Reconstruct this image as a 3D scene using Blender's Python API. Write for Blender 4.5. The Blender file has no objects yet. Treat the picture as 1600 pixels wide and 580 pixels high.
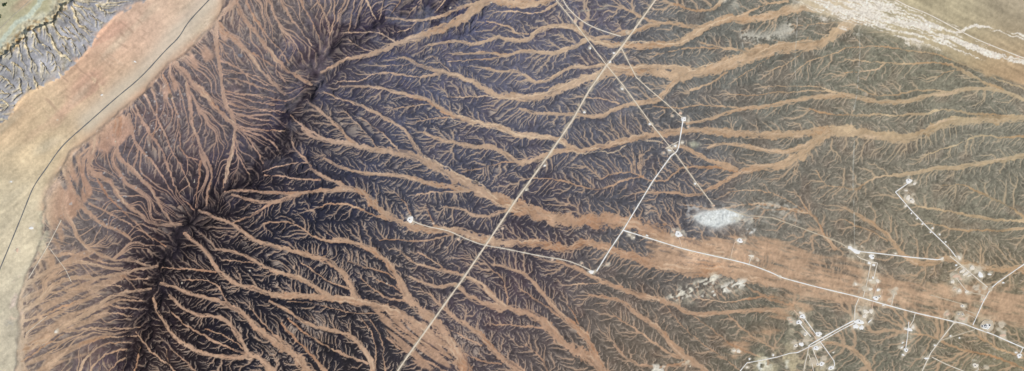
import bpy, math, random, re
import numpy as np

# ----------------------------------------------------------------- camera, sky, sun, exposure
PX = 10.0                       # metres in one map unit
scene = bpy.context.scene
COL = scene.collection
cam_d = bpy.data.cameras.new('camera'); cam = bpy.data.objects.new('camera', cam_d); COL.objects.link(cam)
ALT = 42000.0
cam_d.sensor_width = 36.0
cam_d.lens = 36.0 * ALT / (1600 * PX)
cam_d.clip_start = 100.0; cam_d.clip_end = 900000.0
cam.location = (0, 0, ALT); cam.rotation_euler = (0, 0, 0)
scene.camera = cam
SUN_EL, SUN_AZ = math.radians(44), math.radians(118)      # morning sun from the east-south-east (azimuth clockwise from north)
world = bpy.data.worlds.new('World'); scene.world = world; world.use_nodes = True
wn = world.node_tree.nodes; wl = world.node_tree.links
bg = wn.get('Background') or wn.new('ShaderNodeBackground')
sky = wn.new('ShaderNodeTexSky'); sky.sky_type = 'NISHITA'; sky.sun_disc = False
sky.sun_elevation = SUN_EL; sky.sun_rotation = SUN_AZ
bg.inputs['Strength'].default_value = 0.10
wl.new(sky.outputs['Color'], bg.inputs['Color'])
sun_d = bpy.data.lights.new('sun', 'SUN'); sun_d.energy = 3.6; sun_d.angle = math.radians(.53); sun_d.color = (1, .95, .88)
sun = bpy.data.objects.new('sun', sun_d); COL.objects.link(sun)
sun.location = (9000, -5000, 9000)
sun.rotation_euler = (math.pi / 2 - SUN_EL, 0, math.pi - SUN_AZ)
scene.view_settings.view_transform = 'Standard'; scene.view_settings.look = 'None'
scene.view_settings.exposure = 0.0; scene.view_settings.gamma = 1.0
GAIN = 0.92; SATUR = .82; SANDG = np.array([1.10, 1.095, 1.09], np.float32)
# ----------------------------------------------------------------- survey of the drainage (map units; 1 unit = PX metres; x east, y south)
# every line: widths at start,end (optional middle) | course from the head downstream
EAST = """
2,14,13|502,114 521,105 538,93 562,90 586,84 621,69 655,57 693,43 721,33 738,19 759,3 776,-1 794,5 815,8 846,5 863,-3 880,-12
2,7|603,29 631,32 652,34 683,29 714,16 741,7 759,2
1,2|614,52 638,48 648,38 652,34
2,3|538,52 569,51 597,52 607,60 619,67
1,2|545,62 559,74 586,82
2,9|669,71 693,67 717,64 738,71 755,66 779,58 781,59 805,64 826,64 832,55 850,43 877,40 898,43 915,55 932,66
10,15|932,66 953,69 974,71 998,72 1020,71 1048,69 1072,62 1089,50 1113,36 1137,29 1168,31 1192,28 1213,22 1234,14 1261,10 1280,12
2,4|760,34 781,38 798,43 805,52 826,54
2,4|770,21 791,17 822,21 843,21 857,14 870,5
2,8|707,84 734,84 762,82 779,84 791,88 805,81 829,79 860,84 877,79 898,72 915,62
1,3|700,97 735,94 762,93 791,88
3,8|760,107 781,112 805,110 819,116 829,126 846,129 863,122 881,109 898,103 915,105 932,102 946,101 967,103 994,105 1015,102 1041,104 1072,107 1086,112
3,18|631,90 648,98 666,107 693,112 721,121 741,129 762,141 776,150 812,152 839,153 863,145 884,134 908,126 929,120 953,112
14,24|953,112 981,109 1015,110 1039,115 1060,119 1089,114 1117,106 1144,97 1168,88
24,11|1168,88 1199,78 1227,72 1261,71 1286,67 1299,57 1312,46 1327,36 1348,31 1370,32
2,5|528,128 569,127 579,117 603,113 631,118 652,121 672,119 693,114
1,2|603,103 631,103 645,98
2,3|700,152 728,152 762,150
2,2|676,88 693,102 703,112
2,9|531,136 562,136 593,137 621,146 648,152 669,157 686,169 707,181 734,190 760,195
9,9|760,195 784,199 805,211 829,212 857,214 877,219 891,231
9,14|891,231 908,237 932,231 953,226 981,219 1001,214 1036,209 1048,207 1089,204 1130,207 1165,211 1199,212 1234,211 1275,207 1299,203
18,13|1299,203 1320,204 1348,207 1375,212 1403,216 1427,214 1448,204 1472,194 1499,189 1527,186 1600,184 1650,182
2,2|614,171 648,165 676,163
2,2|652,190 672,186 700,183
2,7|507,145 531,155 566,166 590,178 610,190 631,202 641,218 652,235 659,244
5,14|474,200 488,214 505,218 524,221 552,226 583,233 614,237 645,242 666,252
14,24|666,252 690,266 714,280 738,292 762,304 781,313 805,323 829,332 863,342
24,30|863,342 891,347 919,343 953,344 981,348 1015,358 1039,373 1080,387 1120,397
2,5|455,180 475,200 505,216
3,7|485,162 515,185 535,205 545,217 556,226
1,2|540,175 565,200 582,220 590,233
2,3|565,185 600,210 612,222 625,238
2,9|507,247 531,262 559,269 586,273 617,273 645,279 672,287 707,293 734,297
2,4|652,304 679,300 714,300 740,297
2,7|693,323 721,326 741,337 759,340 779,333 800,326
3,10|662,207 686,218 714,224 741,230 762,228 781,235 798,247 815,254
11,8|815,254 836,249 857,242 874,235 891,233
2,3|721,269 748,264 776,256 798,252 815,254
2,4|822,280 850,278 881,283 905,290 926,298 950,293 970,283 988,278 1005,276
2,5|939,280 957,271 981,269 1001,274 1015,283 1041,283 1051,273 1065,262 1089,261 1123,262 1151,268
3,7|1020,302 1044,300 1065,304 1089,306 1106,297 1130,285 1148,273 1161,268
10,18|1161,268 1186,261 1213,261 1234,254 1251,243 1265,230 1282,216 1299,206
5,9|1060,228 1082,235 1103,249 1127,256 1151,266
3,9|1106,231 1123,224 1151,226 1179,231 1213,238 1241,235 1268,223
3,9|812,169 829,176 863,178 898,178 919,181 936,183 957,174 974,164 1001,160 1029,157 1036,147 1048,134 1061,122
2,3|915,152 946,155 967,162
3,8|1072,193 1106,188 1137,176 1165,169 1199,167 1227,162 1261,153 1299,150 1320,149
8,5|1320,149 1348,155 1375,160 1410,160 1434,155 1451,149 1480,147 1506,140 1534,138 1561,141 1582,148 1600,157 1640,170
2,3|1020,166 1060,170 1089,164 1123,166 1158,169
2,4|1300,292 1320,292 1337,299 1354,283 1375,276 1396,274
5,8|1396,274 1417,273 1444,268 1468,261 1489,264 1513,259 1544,254 1575,249 1600,243 1640,236
2,2|1275,266 1289,290 1305,292
2,4|1448,242 1472,233 1503,224 1527,211 1544,212 1568,216 1600,212 1640,210
3,6|1413,314 1441,324 1468,328 1499,333 1527,340 1561,343 1600,345 1640,346
2,5|1472,290 1506,288 1527,299 1548,309 1568,318 1589,330 1600,340
3,5|1454,349 1482,356 1506,361 1534,359 1561,362 1582,357 1600,356 1640,352
3,9|1320,324 1344,338 1368,352 1386,366 1399,383 1413,401 1434,411
2,4|1320,343 1341,355 1365,362 1386,376
9,13|1434,411 1454,413 1472,404 1492,406 1510,413 1534,418 1561,421 1600,421 1640,421
4,9|1290,535 1318,539 1342,552 1359,573 1365,600
3,5|1420,521 1458,525 1486,542 1527,552 1561,559 1600,577
3,6|1527,525 1561,546 1600,559 1640,570
2,3|1320,75 1354,73 1382,72 1410,78 1434,81 1458,83 1486,93
2,6|1320,92 1341,95 1365,97 1386,98 1410,100 1434,100 1458,97 1482,100 1503,110 1527,122 1548,134 1568,141
2,3|1320,114 1344,112 1368,110 1382,100
2,4|1341,138 1358,147 1382,150 1410,147 1427,141 1458,141 1486,146 1506,140
1,2|1465,121 1482,110 1503,110
3,5|1265,170 1300,180 1320,179 1348,181 1372,178 1399,181 1423,178 1448,179 1468,171 1492,172 1513,178 1544,178 1590,184
2,4|1486,93 1527,110 1568,128 1600,138 1640,150
4,6|1054,7 1075,14 1103,19 1120,10 1135,-4
3,7|977,14 1001,26 1022,36 1048,36 1075,40 1096,45
5,9|925,62 953,57 981,52 1001,45 1029,38
3,5|1151,26 1179,16 1192,7 1230,2
1,2|1241,41 1268,38 1310,35
1,2|1154,121 1172,110 1192,97 1206,86
1,3|1151,148 1182,150 1213,143 1241,145 1268,141 1299,143 1320,148
1,2|1200,135 1240,135 1280,135 1305,144
1,2|1248,107 1268,93 1299,86 1320,76
2,3|1206,110 1234,98 1248,86 1262,75
3,5|1079,141 1106,133 1123,122 1137,112
3,6|1096,67 1123,74 1158,79 1179,82
2,3|1020,88 1054,78 1090,74 1123,76
2,8|353,300 377,297 408,300 439,302 467,302 501,298 531,296 552,296
2,8|363,304 394,314 422,318 446,312 467,304
2,5|360,349 384,342 405,331 422,319
2,7|457,221 463,235 481,252 488,264 501,274 522,283 541,291 556,297
10,14|556,297 566,300 579,314 593,328 614,342 638,354 666,359 693,359 721,362 741,369 762,376
14,13|762,376 779,380 812,379 845,381 868,384 885,391 905,383 920,379
12,28|920,379 960,391 1000,405 1040,417 1080,422 1140,421 1200,437
2,4|415,274 446,276 474,281 501,281
1,2|412,268 439,259 467,254 481,254
2,5|500,324 514,318 545,319 566,328 586,337 607,343
2,4|593,376 614,373 648,378 679,374 707,367
1,3|621,304 634,318 641,333 645,350
1,3|666,324 672,338 679,355
3,8|312,328 343,342 367,350 384,366 405,378 432,385 453,390 474,396 502,404
8,10|502,404 526,416 540,432 550,449 557,466
2,6|415,349 450,345 474,357 494,373 515,378 540,377 552,378
5,13|521,374 545,376 562,383 588,394 605,411 619,428 629,446 636,464
14,26|636,464 653,480 671,496 688,511 702,532 712,549 722,566 730,600
2,3|543,408 571,418 602,425 616,435
2,4|564,435 588,456 609,468 633,470
1,2|588,437 612,446 626,456
2,3|471,411 488,421 502,433 522,444 547,451
4,9|290,365 308,380 321,390 331,406 345,427 359,437 379,446 407,454 434,461
10,18|434,461 480,464 519,465 553,470 588,478 616,487 643,502 664,514 684,528 704,542
2,4|255,418 283,420 307,421 338,425
2,9|338,389 359,392 383,399 403,411 421,421 448,430 471,435 488,446 502,456 518,465
2,2|352,406 379,409 403,411
1,2|450,471 481,472 512,480 553,490 588,490 620,493
1,3|564,497 578,514 586,535 588,559 585,590
1,3|578,499 591,518 600,542 598,559 605,590
3,4|605,528 629,549 657,559 705,585
3,4|616,508 643,525 671,542 705,559
3,8|252,442 276,449 303,461 331,466 355,475 376,487
8,22|376,487 393,504 407,518 428,532 448,546 469,563 488,590
2,3|293,437 317,437 338,442 348,459 355,471
3,8|266,461 286,482 307,492 334,494 352,499 366,514 376,532 386,549
8,16|386,552 403,559 421,573 432,595
3,8|241,466 245,483 259,504 272,525 293,540 317,552 345,558 372,558 393,559
2,5|269,487 290,508 314,521 338,535 366,547 386,552
2,3|321,514 345,521 369,535 380,545
2,5|214,518 231,542 248,558 266,570 285,592
2,3|262,546 264,566
2,3|269,546 290,563 315,590
2,9|421,470 450,485 467,499 488,509 516,516 540,521 557,532 571,549 581,566 585,595
2,5|450,497 464,511 488,528 519,546 547,558 574,568
3,6|440,505 450,518 467,535 488,556 515,588
2,5|393,483 414,508 434,528 455,552
2,9|626,392 643,409 671,418 698,423 726,430 752,444 769,463 790,480
2,3|653,394 678,408 691,418
2,10|640,432 664,444 691,449 712,444 722,452 731,463 752,473 779,480
12,20|779,480 810,485 838,494 855,511 876,532 900,549 928,563 950,590
2,12|772,413 800,420 821,428 838,446 852,463 869,482 886,501 907,516 921,532 928,552 940,572
2,4|814,452 834,466 855,480 876,496
2,3|886,477 900,494 905,514
2,4|766,421 783,430 791,449 793,476
2,5|762,506 793,508 821,510 850,513
3,12|671,459 691,480 712,497 745,518 759,532 772,549 793,566 825,590
2,3|700,514 728,528 752,540
2,3|721,549 748,564 783,569
2,3|821,539 845,556 858,585
4,9|870,408 907,421 924,432 948,442 979,454 1005,464 1032,468
8,5|1032,468 1057,478 1074,490 1098,492 1126,489 1153,487 1181,485 1239,483
3,13|921,461 962,467 977,473 994,490 1019,506 1036,518 1046,535 1060,549 1074,559 1115,590
2,3|893,445 920,443 945,443
3,5|960,494 988,511 1012,528 1039,549 1063,559
3,7|960,539 977,559 998,571 1029,573 1063,570 1080,565
2,2|1036,470 1063,508 1091,532 1119,552 1165,585
2,3|1084,494 1112,514 1146,542 1174,552 1200,562
2,4|1136,490 1160,514 1184,532 1210,545
2,4|1088,466 1115,470 1146,473 1181,464 1208,464
3,6|1163,445 1184,458 1208,470 1239,477
1,4|1170,318 1200,330 1240,325 1262,333 1270,338
1,2|1140,300 1175,296 1210,302 1235,316 1255,327 1268,336
3,7|1265,330 1277,345 1285,360 1292,374 1305,388
1,3|1240,300 1252,312 1262,330
2,4|1120,328 1150,322 1180,318 1215,322 1235,330 1262,333
"""
WEST = """
6,7|488,133 470,122 450,112 432,93 415,72 401,52 384,34 374,17 368,-8
4,8|446,148 429,131 412,114 398,97 391,83 374,69 353,52 343,38 338,30
2,5|488,72 474,52 457,31 443,10 436,-6
2,6|474,93 467,76 457,62 439,45 429,24 420,-4
2,5|515,52 513,31 501,10 494,-4
2,4|500,62 488,34 474,10 468,-4
2,5|453,100 439,79 419,59 405,38 391,17 383,-5
2,4|446,128 432,107 412,93 396,84
2,4|448,159 415,152 391,148 368,147 353,142
2,5|446,176 412,172 381,169 355,161
2,4|419,134 391,121 367,103 347,96
2,3|408,121 377,114 350,109
2,3|432,145 398,134 374,124 350,122
2,3|430,165 400,160 375,152 353,147
4,9|353,285 363,242 367,218 370,197 363,179 351,159 348,128 344,97 339,69 338,48 339,31 360,10 372,-6
6,12|368,196 350,180 336,167 319,145 300,130 288,113 275,100 268,92
2,4|350,293 353,269 360,245
2,3|391,273 377,252 367,228
2,5|412,255 398,228 381,207 371,197
2,5|436,235 426,221 405,211 377,202
2,4|446,205 412,204 371,198
2,4|430,190 400,186 370,180
3,7|324,321 327,293 334,273 327,252 316,240 312,218 301,197 299,175 296,150 292,130
2,4|307,324 308,304 312,280 314,252
2,10|276,355 255,328 241,300 224,280 200,259 186,245 183,224 184,197 186,186
2,6|276,311 255,276 241,255 221,235 207,214 203,190 202,178
2,6|305,328 281,307 267,273 255,235 241,218 228,197 218,182 212,165
2,4|298,293 284,259 266,232 257,205 245,185 236,165 226,148
2,4|310,250 284,242 281,211 281,190 272,165 262,130 255,118
2,4|240,215 247,180 243,150 237,140
2,12|285,350 241,352 221,335 200,321 186,307 172,280 148,273 138,259 145,242 152,228 152,214 150,205
3,10|207,376 193,362 172,356 148,342 131,324 117,304 107,283 103,269 98,260
2,4|241,376 207,342 179,318 162,297 150,276
2,4|260,385 225,362 195,345 165,330 140,318
2,8|241,418 205,405 179,407 148,394 128,380 120,365 114,350 103,338 100,321 105,300
2,10|248,416 214,421 186,428 152,435 117,432 83,445 66,466 41,483 30,487
3,8|193,420 162,418 131,408 97,413 69,428 45,442 34,450
3,6|170,412 145,404 114,395 86,400 62,406 42,420
2,13|238,451 207,454 179,461 159,473 138,490 110,504 83,521 69,532 41,546 30,550
2,4|217,483 186,480 166,475
2,4|207,494 172,487 145,494
2,5|190,447 159,445 124,452 97,454 72,458
2,6|160,462 121,470 90,483 62,494 34,504
2,6|221,511 186,514 152,511 117,518 95,515
2,6|215,525 193,525 152,528 117,542 97,556 66,580
2,5|207,535 166,535 145,549 131,566 122,590
2,5|197,559 179,570 165,590
2,5|200,546 186,546 155,559 136,590
2,5|221,542 217,563 208,590
2,4|100,535 80,550 58,560 34,575
2,4|100,522 70,540 50,556 33,565
10,12|33,470 33,494 33,535 33,600
2,4|225,470 200,468 180,470
2,4|232,435 210,437 190,430
2,4|593,31 597,14 602,-6
2,4|555,45 562,21 568,-6
2,4|588,31 579,14 571,-4
2,4|528,34 534,14 543,-6
2,3|612,22 622,8 630,-6
2,3|640,22 652,8 664,-6
2,3|545,50 550,25 556,-5
2,3|515,60 522,40 524,10 520,-6
1,3|680,20 690,8 700,-5
"""
RIDGE = "200,600 205,560 213,520 233,470 243,430 262,395 290,360 325,325 345,312 380,282 415,262 440,238 452,205 460,168 485,142 497,115 508,92 525,62 560,50 600,40 640,27 690,16 720,-10"
CANYONS = """
3|116,3 121,12 133,12
4|113,10 115,18 121,29 124,40 129,42 136,46
3|84,28 86,34 87,50 95,56 103,59 112,60
4|69,35 71,40 76,50 79,60 86,69 89,79 95,86 105,89 112,96
3|50,47 54,50 59,57 58,64 64,68
4|39,54 41,59 41,71 46,84 50,94
3|16,72 18,76 19,86
2|109,34 119,45 124,52 131,58
2|103,43 112,52 117,55
2|74,81 83,84 86,91
2|98,69 102,78 107,83
2|130,71 134,79
2|124,81 128,89
2|95,42 101,48 107,54
3|31,122 33,132 34,145
3|53,119 57,130 57,138 64,145
2|0,119 9,123 17,129 24,138
2|0,141 9,145 17,148
2|68,70 75,74 80,78
2|20,98 30,104 38,112
2|64,95 70,103 74,112
2|86,96 92,105 95,112
2|0,100 10,106 18,112
2|95,18 103,24 110,30
2|4,155 10,160 14,166
2|112,66 118,74
2|140,22 150,30 158,34
2|150,8 158,14 166,18
2|44,128 46,140
2|92,112 96,122 100,130
"""
THREADS = """
1.6|915,57 932,66 953,71 974,72 994,65 1008,64 1036,71 1041,71 1061,67 1072,62 1086,53 1096,45 1123,33 1144,26
1.4|946,101 967,105 994,107 1008,100 1029,103 1048,104 1072,104 1082,111
1.4|850,43 880,42 905,48 920,62 945,68 965,74
1.6|720,181 740,189 760,194 781,195 798,206 812,212 836,215 863,212 877,221 888,230 898,238 912,240 939,235 950,238 960,240 970,231 981,224 1001,221 1015,219 1036,224
1.2|700,183 730,195 770,199 800,210 830,215 860,217 880,226 905,234 935,232
1.5|662,245 679,252 700,262 721,276 738,281 755,290 766,304 779,311 800,322
1.0|760,150 800,155 835,150 865,141 900,125 935,114
1.0|1168,90 1185,80 1199,78 1206,70 1240,66 1280,64
1.2|1075,112 1110,100 1145,92 1165,84 1182,80
1.0|845,128 870,115 895,104 925,104 946,101
1.0|800,44 812,55 825,62 833,52
1.2|1130,326 1160,319 1185,317 1210,319 1232,327 1262,332
"""
# ----------------------------------------------------------------- the landscape is computed on a grid (one cell = one map unit)
X0, Y0, NX, NY = -40, -30, 1681, 641
gx = np.arange(NX, dtype=np.float32) + X0
gy = np.arange(NY, dtype=np.float32) + Y0
GX, GY = np.meshgrid(gx, gy)
rng = np.random.default_rng(7)
random.seed(7)

_fx = np.fft.rfftfreq(NX + 120).astype(np.float32); _fy = np.fft.fftfreq(NY + 120).astype(np.float32)

def blur(a, sx, sy=None):
    sy = sx if sy is None else sy
    p = np.pad(a, ((60, 60), (60, 60)), mode='edge')
    f = np.fft.rfft2(p)
    f *= np.exp(-2 * np.pi**2 * ((_fx * sx)**2)[None, :]) * np.exp(-2 * np.pi**2 * ((_fy * sy)**2)[:, None])
    return np.fft.irfft2(f, p.shape)[60:-60, 60:-60].astype(np.float32)

def noise(sx, sy=None, angle=None):
    """gaussian noise of unit variance, correlation length sx, sy cells (angle degrees: long axis, clockwise from east)"""
    w = rng.standard_normal((NY + 120, NX + 120)).astype(np.float32)
    sy = sx if sy is None else sy
    f = np.fft.rfft2(w)
    fx, fy = _fx[None, :], _fy[:, None]
    if angle is not None:
        c, s = math.cos(math.radians(angle)), math.sin(math.radians(angle))
        fx, fy = fx * c + fy * s, -fx * s + fy * c
    f *= np.exp(-2 * np.pi**2 * ((fx * sx)**2 + (fy * sy)**2))
    n = np.fft.irfft2(f, w.shape)[60:-60, 60:-60].astype(np.float32)
    return (n - n.mean()) / n.std()

def sstep(a, b, x):
    t = np.clip((x - a) / (b - a), 0, 1)
    return t * t * (3 - 2 * t)

def lines(text):
    out = []
    for ln in text.strip().splitlines():
        w, pts = ln.split('|')
        out.append(([float(v) for v in w.split(',')], [tuple(map(float, p.split(','))) for p in pts.split()]))
    return out

def pts(text): return [tuple(map(float, p.split(','))) for p in text.split()]

def polymask(poly):
    m = np.zeros(GX.shape, bool)
    for (ax, ay), (bx_, by_) in zip(poly, poly[1:] + poly[:1]):
        if ay == by_: continue
        r0, r1 = sorted((ay, by_))
        j0, j1 = max(0, int(math.ceil(r0 - Y0))), min(NY, int(math.ceil(r1 - Y0)))
        if j1 <= j0: continue
        xc = ax + (gy[j0:j1] - ay) * (bx_ - ax) / (by_ - ay)
        m[j0:j1] ^= gx[None, :] < xc[:, None]
    return m

def resample(p, step=0.8, wob=0.0, rnd=2):
    p = np.array(p, float)
    for _ in range(rnd):      # Chaikin rounding
        q = np.empty((2 * len(p), 2)); q[0] = p[0]; q[-1] = p[-1]
        q[1:-1:2] = p[:-1] * .75 + p[1:] * .25
        q[2::2] = p[:-1] * .25 + p[1:] * .75
        p = q
    d = np.r_[0, np.cumsum(np.hypot(*np.diff(p, axis=0).T))]
    n = max(2, int(d[-1] / step))
    t = np.linspace(0, d[-1], n)
    q = np.c_[np.interp(t, d, p[:, 0]), np.interp(t, d, p[:, 1])]
    if wob and n > 8:
        k = np.arange(n) * step
        o = np.zeros(n)
        for lam in (9, 17, 31):
            o += math.sqrt(lam / 31) * np.sin(k * 2 * np.pi / lam * (1 + .15 * np.sin(k / 23 + random.random() * 6)) + random.random() * 6.28)
        tg = np.gradient(q, axis=0); tg /= np.hypot(*tg.T)[:, None] + 1e-9
        fade = np.minimum(1, np.minimum(np.arange(n), np.arange(n)[::-1]) / 8)
        q += np.c_[-tg[:, 1], tg[:, 0]] * (o * fade * wob)[:, None]
    return q, t

def stamp(q, t, hw, M, U=None, V=None, DX=None, DY=None, ident=None, k=0):
    """rubber-stamp a course into M = 1 - distance/halfwidth; U,V = along/across coordinates"""
    tg = np.gradient(q, axis=0); tg /= np.hypot(*tg.T)[:, None] + 1e-9
    off = random.random() * 5000
    for (x, y), s, w, (tx, ty) in zip(q, t, hw, tg):
        r = int(w + 1.6)
        i, j = int(round(x - X0)), int(round(y - Y0))
        i0, i1, j0, j1 = max(0, i - r), min(NX, i + r + 1), max(0, j - r), min(NY, j + r + 1)
        if i1 <= i0 or j1 <= j0: continue
        dx = gx[i0:i1][None, :] - x; dy = gy[j0:j1][:, None] - y
        v = 1 - np.sqrt(dx * dx + dy * dy) / w
        sub = M[j0:j1, i0:i1]
        b = v > sub
        sub[b] = v[b]
        if U is not None:
            U[j0:j1, i0:i1][b] = (s + off + dx * tx + dy * ty)[b]
            V[j0:j1, i0:i1][b] = (dx * -ty + dy * tx)[b]
            DX[j0:j1, i0:i1][b] = tx; DY[j0:j1, i0:i1][b] = ty
            ident[j0:j1, i0:i1][b] = k

_T2 = rng.standard_normal((256, 256)).astype(np.float32)
def vnoise(u, v):
    iu, iv = np.floor(u).astype(int), np.floor(v).astype(int)
    fu, fv = (u - iu).astype(np.float32), (v - iv).astype(np.float32)
    fu = fu * fu * (3 - 2 * fu); fv = fv * fv * (3 - 2 * fv)
    g = lambda a, b: _T2[a & 255, b & 255]
    return (g(iu, iv) * (1 - fu) + g(iu + 1, iv) * fu) * (1 - fv) + (g(iu, iv + 1) * (1 - fu) + g(iu + 1, iv + 1) * fu) * fv

def polydist(p, signed=False):
    best = np.full(GX.shape, 1e9, np.float32); sg = np.ones(GX.shape, np.float32)
    for (ax, ay), (bx_, by_) in zip(p, p[1:]):
        dx, dy = bx_ - ax, by_ - ay
        t = np.clip(((GX - ax) * dx + (GY - ay) * dy) / (dx * dx + dy * dy), 0, 1)
        ex, ey = GX - ax - t * dx, GY - ay - t * dy
        d = ex * ex + ey * ey
        b = d < best
        best = np.where(b, d, best)
        if signed: sg = np.where(b, np.sign(dx * ey - dy * ex), sg)
    return np.sqrt(best) * sg

# ---- regions
FAN_EDGE = "352,-60 350,0 342,22 328,46 300,72 283,88 262,100 240,126 222,142 200,165 168,188 150,207 118,232 100,256 84,280 72,305 66,325 68,360 55,395 42,425 32,465 28,520 26,700"
nw = polymask(pts("-900,-60 " + FAN_EDGE + " -900,700"))
EAST_EDGE = "1238,-60 1248,0 1275,22 1300,30 1330,27 1350,31 1372,40 1400,57 1440,72 1485,92 1530,112 1568,128 1602,140 1800,190"
ne = polymask(pts(EAST_EDGE + " 1800,-60"))
edge_n = 2.5 * noise(5) + 3 * noise(14)
b_ = blur(nw.astype(np.float32), 5); m_nw = sstep(.2, .8, b_ + .22 * edge_n * b_ * (1 - b_))
b_ = blur(ne.astype(np.float32), 6); m_ne = sstep(.15, .85, b_ + .22 * edge_n * b_ * (1 - b_))
plain = np.maximum(m_nw, m_ne)
plateau_poly = pts("-60,130 0,92 20,75 38,62 45,50 60,43 85,35 92,20 105,8 118,-2 140,-60 330,-60 290,-20 235,0 205,12 180,28 165,44 148,64 136,84 118,98 104,114 84,128 62,138 40,150 28,166 14,186 0,196 -60,230")
esc = polymask(plateau_poly)
CREST = pts("-60,130 0,92 20,75 38,62 45,50 60,43 85,35 92,20 105,8 118,-2 140,-60")
d_crest = -polydist(CREST, True)         # positive to the north-west
if d_crest[0 - Y0, 0 - X0] < 0: d_crest = -d_crest
b_ = blur(esc.astype(np.float32), 5); m_esc = sstep(.40, .60, b_ + (.9 * noise(2.2) + .9 * noise(5)) * b_ * (1 - b_))
m_esc = np.where(d_crest > 0, 0, np.where(d_crest > -12, np.maximum(m_esc, esc), m_esc)).astype(np.float32)
scarp = ((~esc) & (d_crest > 0) & nw)

# ---- traced courses
M = np.full(GX.shape, -1, np.float32)
U = np.zeros_like(M); V = np.zeros_like(M); DX = np.zeros_like(M); DY = np.zeros_like(M); ID = np.full(M.shape, -1, np.int32)
DIRX = np.zeros_like(M); DIRY = np.zeros_like(M)
TRACES = lines(EAST) + lines(WEST)
for k, (w, p) in enumerate(TRACES):
    w0 = max(w[0], 1.2); w1 = w[-1]
    q, t = resample(p, 0.8, 0.35 + .05 * min(w1, 10))
    f = t / t[-1]
    wid = np.interp(f, np.linspace(0, 1, len(w)), [w0] + w[1:])
    wid = (wid * (.88 + .13 * np.sin(t / 13 + random.random() * 9) + .1 * np.sin(t / 5.7 + random.random() * 9)))
    stamp(q, t, np.maximum(wid * .5, .75), M, U, V, DX, DY, ID, k)
MS = np.full(GX.shape, -1, np.float32)
for k, (w, p) in enumerate(TRACES):
    if max(w) < 7: continue
    q, t = resample(p, .8)
    f = t / t[-1]; wid = np.interp(f, np.linspace(0, 1, len(w)), [max(w[0], 1.2)] + w[1:])
    tg = np.gradient(q, axis=0); tg /= np.hypot(*tg.T)[:, None] + 1e-9
    for s_ in range(2 if max(w) < 8 else 4):
        ph = random.random() * 9; lam = random.uniform(18, 44)
        o = (random.choice((-1, 1)) * .42 + .34 * np.sin(t / lam * 6.28 + ph) + .16 * np.sin(t / 9 + ph * 2)) * (wid * .55 + .6)
        stamp(q + np.c_[-tg[:, 1], tg[:, 0]] * o[:, None], t, np.full(len(t), random.uniform(.65, 1.0)), MS)
sand_tr = sstep(-.02, .30, M + (.13 * noise(1.0) + .16 * noise(3.2)) * (M > -.9))
seed = (M > 0.25)

# ---- sand sheets and fans
def soft(poly, s): return blur(polymask(pts(poly)).astype(np.float32), s)
sheet = soft("1004,360 1035,366 1080,376 1120,368 1180,372 1230,366 1280,388 1330,402 1400,428 1470,442 1540,436 1640,446 1640,527 1540,506 1480,502 1400,492 1330,480 1290,476 1250,472 1200,452 1150,428 1090,427 1040,422 1012,404", 11)
sheet2 = soft("1190,445 1290,475 1300,486 1262,492 1235,508 1215,535 1150,565 1100,575 1120,540 1180,505", 9)
sheet3 = soft("560,478 640,496 690,520 720,580 650,580 600,520", 8)
fan_nw = soft(FAN_EDGE + " 60,600 75,470 90,410 110,360 125,330 150,300 160,262 190,225 250,175 285,135 310,110 345,90 365,50 372,-60", 5) * (1 - m_nw)
fan_sw = soft("30,440 60,400 150,390 215,415 190,460 170,520 150,620 20,620", 18) * (1 - m_nw)
fan_in = soft("125,232 150,205 175,190 182,235 200,262 185,300 150,305 120,330 100,300 100,270", 8)

# ---- downstream direction everywhere: from the courses near by
wgt = np.zeros_like(M); vx = np.zeros_like(M); vy = np.zeros_like(M)
on = (M > 0).astype(np.float32)
for s in (6, 16, 40, 110):
    w_ = blur(on, s); a = blur(on * DX, s); b = blur(on * DY, s)
    g = 1.0 / s**1.2
    vx += a * g; vy += b * g
nrm = np.sqrt(vx**2 + vy**2) + 1e-9
vx /= nrm; vy /= nrm
_a = .34 * noise(16) + .30 * noise(45)
vx, vy = (vx * np.cos(_a) - vy * np.sin(_a)).astype(np.float32), (vx * np.sin(_a) + vy * np.cos(_a)).astype(np.float32)

# ---- on the western slope the water runs in long strands side by side: follow the fall line from random heads
def lookup(a, x, y):
    i = np.clip(x - X0, 0, NX - 1.001); j = np.clip(y - Y0, 0, NY - 1.001)
    i0 = i.astype(int); j0 = j.astype(int); fi = i - i0; fj = j - j0
    return (a[j0, i0] * (1 - fi) + a[j0, i0 + 1] * fi) * (1 - fj) + (a[j0 + 1, i0] * (1 - fi) + a[j0 + 1, i0 + 1] * fi) * fj
ridge_d = polydist(pts(RIDGE))
west = blur(polymask(pts(RIDGE) + [(-100, -100), (-100, 700)]).astype(np.float32), 3)
_w1, _w2 = noise(5), noise(14)
fvx, fvy = blur(vx, 5), blur(vy, 5)
fn = np.sqrt(fvx**2 + fvy**2) + 1e-6; fvx /= fn; fvy /= fn
ang = .30 * _w1 + .22 * _w2
fvx, fvy = fvx * np.cos(ang) - fvy * np.sin(ang), fvx * np.sin(ang) + fvy * np.cos(ang)
ok_ = np.argwhere((west > .8) & (plain < .2) & (ridge_d > 6) & (GX > 25) & (GY > -10))
heads = ok_[rng.permutation(len(ok_))[:440]]
hx, hy = heads[:, 1] + float(X0), heads[:, 0] + float(Y0)
tracks = [np.c_[hx, hy]]
for _ in range(150):
    a_, b_2 = lookup(fvx, hx, hy), lookup(fvy, hx, hy); l_ = np.sqrt(a_**2 + b_2**2) + 1e-6
    hx = hx + a_ / l_ * .9; hy = hy + b_2 / l_ * .9
    tracks.append(np.c_[hx, hy])
tracks = np.stack(tracks, 1)
STR = np.full(GX.shape, -1, np.float32)
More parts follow.
